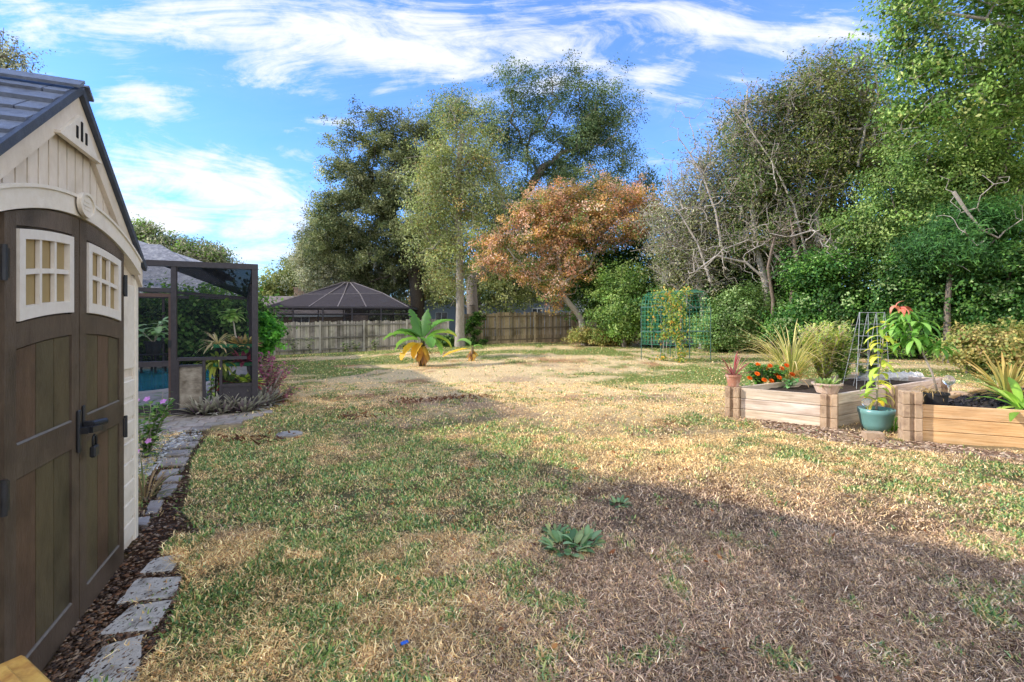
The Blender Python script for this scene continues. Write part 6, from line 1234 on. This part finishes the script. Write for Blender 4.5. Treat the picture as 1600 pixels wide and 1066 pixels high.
# plants in the weathered bed
def on_bed(u, v, z=None): z = zs if z is None else z; d = F * (H - z) / (v - V0); return Vector(((u - U0) / F * d, d, z))
potted('marigold', 'bushy marigold plant with orange flowers at the left of the weathered bed', 'flower', on_bed(1186, 603), None, lambda t: (leafy(.36, 620, .10, .042, [S(76, 124, 56), S(100, 146, 68), S(58, 100, 46), S(126, 150, 84)], (0, 0), 0, .006, None, 51, .30, .8, .08, stems=16)(t), flowers(t, [(-.14, -.22, .22), (.1, .1, .30), (.17, .05, .27), (-.02, -.2, .12), (.12, -.15, .1), (-.2, -.1, .14), (.22, -.1, .2), (.06, .15, .33)], .045, S(226, 110, 30), 9, ruffle=3)))
potted('marigold', 'small leafy seedling beside the big marigold', 'flower', on_bed(1234, 606), None, leafy(.16, 60, .10, .05, [S(92, 140, 84), S(120, 160, 104)], (0, 0), 0, .005, None, 52, .2, .9, .1, stems=7))
potted('lemongrass', 'tall straw tipped lemongrass clump in the weathered bed', 'grass clump', on_bed(1236, 597), None, multi(rosette(150, 1.25, .020, 1.0, 1.54, 1.35, [S(150, 156, 84), S(176, 172, 104), S(204, 188, 136), S(120, 130, 66)], 0, tip=S(206, 186, 136), seed=53, rad=.07, seg=8), rosette(60, .55, .024, .7, 1.5, 1.6, [S(164, 130, 92), S(190, 158, 118)], 0, seed=54, rad=.08)))
potted('herb_bush', 'upright feathery green herb bush in the middle of the weathered bed', 'herb', on_bed(1288, 598), None, leafy(.98, 3600, .10, .030, [S(170, 180, 100), S(146, 164, 84), S(190, 188, 118), S(166, 140, 112), S(122, 146, 72)], (0, 0), 0, .005, None, 55, .50, .5, .08, stems=90, el=.7))
potted('marigold', 'second marigold plant with rusty orange blooms beside the lemongrass', 'flower', on_bed(1212, 603), None, lambda t: (leafy(.34, 420, .09, .042, [S(86, 132, 62), S(112, 154, 78), S(66, 108, 52)], (0, 0), 0, .006, None, 59, .26, .8, .08, stems=14)(t), flowers(t, [(0, -.18, .3), (.12, -.1, .34), (-.12, -.05, .33), (.2, -.12, .2), (-.05, -.2, .16)], .045, S(206, 92, 30), 9, ruffle=3)))
potted('herb_bush', 'low dark herb bush left of the wire panel', 'herb', on_bed(1316, 600), None, leafy(.70, 900, .09, .036, [S(112, 140, 66), S(140, 160, 84), S(90, 120, 56)], (0, 0), 0, .005, None, 56, .26, .6, .1, stems=14))
potted('herb_bush', 'leafy green herb growing behind the wire panel', 'herb', on_bed(1352, 594), None, leafy(.45, 520, .09, .036, [S(90, 122, 54), S(120, 146, 70)], (0, 0), 0, .005, None, 57, .3, .6, .1, stems=12))
potted('trailing_plant', 'small green plant trailing over the left end board of the weathered bed', 'plant', on_bed(1163, 606), None, leafy(.12, 60, .07, .03, [S(110, 140, 70), S(82, 112, 56)], (-.05, -.2), 0, .004, None, 58, .22, 1.4, .1, stems=6))
# pots standing on the blocks
pz1 = ztc; pa = Vector((A1.x, A1.y, pz1)); potted('terracotta_pot', 'terracotta pot of red striped bromeliad on the left corner blocks', 'potted plant', pa, (.075, .105, .17, TERRA, True), multi(rosette(15, .34, .035, .5, 1.45, .45, [S(150, 96, 92), S(176, 132, 122), S(120, 66, 66), S(110, 112, 84)], .15, seed=61, rad=.02), rosette(5, .36, .03, 1.1, 1.5, .2, [S(140, 62, 66)], .15, seed=62, rad=.01)))
pb = Vector((B1.x + .02, B1.y + .08, ztc)); potted('stone_pot', 'low whitish scalloped bowl with small green succulents on the corner blocks', 'potted plant', pb, (.12, .17, .13, surf('pale_stone', S(190, 160, 138), S(226, 204, 184), 8, (2, 2, .3), .9, .5), True), rosette(70, .13, .03, .2, 1.4, .6, [S(126, 146, 84), S(150, 164, 100), S(100, 126, 66)], .10, seed=63, rad=.08))
# wire trellis panel: an A frame
WIRE = surf('silver_wire', S(158, 160, 160), S(178, 180, 180), 9, rough=.35, bump=0, spec=.6)
tb = on_bed(1348, 604); kz = tb.y / F; hW = (603 - 487) * kz; t = thing('wire_trellis', 'silver wire A frame trellis standing in the weathered bed', 'trellis', tb, R(8))
for s in (-1, 1):
    m = MB(); wb_, wt_ = .30, .225; pt = lambda x, f, s=s: Vector((x * (wb_ + (wt_ - wb_) * f) + .06 + .11 * f, s * (.13 * (1 - f) + .004), hW * f))
    for x in np.linspace(-1, 1, 4): m.tube([pt(x, -.03), pt(x, 1)], .0042, 6)
    for f in (.10, .30, .50, .68, .84, .995): m.tube([pt(-1, f), pt(1, f)], .004, 6)
    m.build('wire_panel', WIRE, t)
# teal pot with the yellowing sapling, its brick, the glass watering bulb
TEAL = surf('teal_glaze', S(104, 150, 146), S(124, 168, 162), 4, rough=.3, bump=.05, spec=.5, dirt=S(104, 144, 140)); tp = PG(1369, 672); r_p = 24 * tp.y / F
tpt = thing('teal_pot', 'glazed teal pot with a thin yellow leaved sapling by the bed corner', 'potted plant', tp); hp = 34 * tp.y / F
m = MB(); m.lathe([(0.001, -.01), (r_p * .66, -.01), (r_p * .86, hp * .3), (r_p * .97, hp * .75), (r_p * 1.0, hp * .78), (r_p * 1.03, hp), (r_p * .95, hp), (r_p * .9, hp * .82), (0.001, hp * .82)], 32); m.build('pot', TEAL, tpt, smooth=True); m = MB(); m.lathe([(0.001, hp * .86), (r_p * .91, hp * .84)], 20); m.build('soil', SOIL, tpt)
ks = tp.y / F; leafy(142 * ks, 46, .26, .072, [S(150, 170, 72), S(176, 186, 84), S(124, 152, 64), S(196, 190, 80)], (.13, 0), hp * .8, .011, TWIG_GREY, 64, 0, 1.7, .10, el=.5)(tpt)
rosette(7, .2, .06, -.3, .9, 1.5, [S(214, 186, 60), S(190, 180, 70)], hp * .8 + .16, seed=65, rad=.015, name='yellow_leaves')(tpt)
br = PG(1364, 686); t = thing('paving_brick', 'loose tan paving brick lying against the teal pot', 'brick', br, R(-12)); m = MB(); m.bbox(-.10, .10, -.06, .06, -.01, .085, .006); m.build('brick_body', BLOCK, t)
GLB, ntg, og = nodes('clear_glass'); gp = N(ntg, 'ShaderNodeBsdfGlass', Roughness=.02, IOR=1.2); gl = N(ntg, 'ShaderNodeBsdfDiffuse'); gl.inputs[0].default_value = (.75, .74, .7, 1); gm = N(ntg, 'ShaderNodeMixShader'); gm.inputs[0].default_value = .15; ntg.links.new(gp.outputs[0], gm.inputs[1]); ntg.links.new(gl.outputs[0], gm.inputs[2]); ntg.links.new(gm.outputs[0], og.inputs[0])
def bulb(label, loc, tilt, r=.058):
    t = thing('watering_bulb', label, 'watering globe', loc); t.rotation_euler = tilt; m = MB(); m.lathe([(.008, -.12), (.009, .03), (.013, .07)] + [(max(.012, r * math.sin(q)), .07 + r * (1 - math.cos(q)) * 1.0 + .006) for q in np.linspace(.35, math.pi, 14)], 20); m.build('glass_body', GLB, t, smooth=True)
bulb('clear glass watering globe stuck in the teal pot', tp + Vector((-.115, -.04, hp * .82)), (.0, -.25, 0)); 
# fresh clump of grass between pot and new bed
g = PG(1396, 672); potted('grass_tuft', 'fresh green tuft between the teal pot and the new bed', 'grass tuft', g, None, rosette(110, .26, .012, .7, 1.5, .8, [S(96, 146, 52), S(126, 170, 66)], 0, seed=66, rad=.09))
# black pot and mango sapling in the new bed
bp = P2 + fd * .17 + sdv * .22; bp.z = zm - .12; hb = .26
mg = thing('mango_sapling', 'leaning mango sapling with drooping red new leaves in a black pot', 'potted plant', bp); m = MB(); m.lathe([(0.001, 0), (.09, 0), (.118, hb), (.132, hb), (.132, hb + .02), (.114, hb + .02), (.11, hb - .03), (0.001, hb - .03)], 28); m.build('pot', BLK, mg); m = MB(); m.lathe([(0.001, hb - .02), (.111, hb - .022)], 16); m.build('soil', SOIL, mg)
kb = (bp.y + .2) / F; sh = Vector((.07, .05, hb)); top_ = Vector((-.16, .06, 125 * kb - 0.02 + .1))
def mango():
    r = np.random.default_rng(67); m = MB(); pts = [sh, sh + Vector((-.07, 0, .25)), sh + Vector((-.18, 0, .48)), sh + Vector((-.29, 0, .70)), sh + Vector((-.37, 0, .88)), sh + Vector((-.42, 0, 1.0))]; m.tube(pts, [.013, .012, .010, .009, .007, .005], 7)
    roots, azs, cols = [], [], []
    tips = [pts[5], pts[4] + Vector((.10, -.06, -.02)), pts[4] + Vector((-.10, .06, -.06)), pts[3] + Vector((.15, .05, -.04)), pts[3] + Vector((-.12, -.08, -.02)), pts[2] + Vector((.13, -.06, .10)), pts[2] + Vector((-.09, .05, .12)), pts[4] + Vector((.02, .1, .02))]
    for q in tips[1:]: m.tube([min(pts, key=lambda p: (p - q).length), q], [.006, .004], 5)
    m.build('stem', TWIG_GREY, mg, smooth=True)
    for q in tips:
        for k in range(14): roots.append(q + Vector(r.normal(size=3) * .03)); azs.append(k * 2.4 + r.uniform(-.3, .3)); cols.append(np.array([S(96, 140, 58), S(122, 160, 76), S(76, 116, 48)][r.integers(0, 3)]) * r.uniform(.85, 1.15))
    n = len(roots); leaf_obj('foliage', mg, roots, azs, r.uniform(-.5, .7, n), r.uniform(.15, .27, n), .055, 1.3, np.array(cols), 5)
    n = 12; leaf_obj('red_leaves', mg, np.tile(np.array(pts[5] + Vector((-.02, 0, .06))), (n, 1)) + r.normal(size=(n, 3)) * .025, np.arange(n) * 2.4, np.full(n, .2), r.uniform(.13, .2, n), .045, 1.9, np.array([S(186, 104, 88), S(206, 132, 112)])[r.integers(0, 2, n)], 5)
    n = 8; leaf_obj('dry_tuft', mg, np.tile(np.array([[-.06, .02, hb]]), (n * 4, 1)) + r.normal(size=(n * 4, 3)) * .02, r.uniform(0, 6.3, n * 4), r.uniform(.7, 1.5, n * 4), .22, .008, 2.2, S(176, 150, 104), 5)
mango()
bl = on_bed(1507, 612, zm); bulb('frosted watering globe standing in the black mulch', Vector((bl.x, bl.y + .25, zm - .02)), (0, 0, 0), .075)
# spiky plants at the right edge
yp = on_bed(1592, 624, zm)
potted('spiky_plant', 'yellow tipped spiky pineapple plant sprawling in the black mulch', 'plant', yp + Vector((0, .15, 0)), None, rosette(80, .66, .035, -.05, 1.4, .45, [S(146, 142, 76), S(160, 148, 84), S(104, 118, 62), S(184, 166, 104)], .02, tip=S(176, 140, 84), seed=68, rad=.05, seg=6))
potted('strap_plant', 'broad green strap leaved plant in front of the spiky plant', 'plant', on_bed(1598, 640, zm), None, rosette(22, .48, .085, .1, 1.4, 1.2, [S(134, 166, 66), S(110, 146, 58), S(160, 180, 84)], .02, seed=69, rad=.04, seg=7))
# ------------------------------------------------------------------ small things in the lawn
for i, (u, v, s, lab) in enumerate([(886, 858, 1.0, 'blue green broadleaf weed on the bare brown patch'), (912, 850, .8, 'smaller broadleaf weed right behind the blue green weed'), (868, 836, .5, 'tiny pale weed left behind the blue green weed'), (968, 790, .5, 'small weed further back in the dead grass')]):
    potted('lawn_weed', lab, 'weed', PG(u, v), None, rosette(int(24 * s) + 10,   .08 * s + .025, .038 * s + .008, .25, 1.25, .9, [S(106, 136, 92), S(126, 152, 108), S(86, 116, 78), S(140, 150, 100)], .01, seed=72 + i, rad=.085 * s, seg=5))
p = PG(452, 681); t = thing('drain_cover', 'small pale round drain cover set in the lawn', 'drain cover', p); m = MB(); m.lathe([(0.001, .035), (.13, .035), (.15, .025), (.15, -.03)], 28); m.build('cover_body', CONC, t)
p = PG(632, 1017); t = thing('plastic_scrap', 'tiny bright blue plastic scrap in the near grass', 'litter', p + Vector((0, 0, .035)), .6); m = MB(); m.bbox(-.016, .016, -.008, .008, -.004, .004, .002); m.build('scrap_body', surf('blue_plastic', S(40, 96, 200), S(50, 110, 214), 5, rough=.4, bump=0), t)
for i, (u, v) in enumerate([(560, 652), (640, 628), (690, 625), (400, 688), (740, 622)]):
    p = PG(u, v); r = np.random.default_rng(i + 200); q = leaf_quads(np.array([p]) + r.normal(size=(70, 3)) * np.array([.22, .14, .012]) + np.array([0, 0, .03]), .09, .03, 1.5, 0, None, pick([S(110, 72, 48), S(84, 58, 44), S(140, 96, 62)], 70), r)
    o = raw_mesh('leaf_litter', *q[:3], LEAF, q[3]); tag(o, 'patch of dead brown leaves in the shaded lawn', 'leaf litter', 'patches of dead leaves', kind='stuff')
lawn()
bpy.context.view_layer.update()
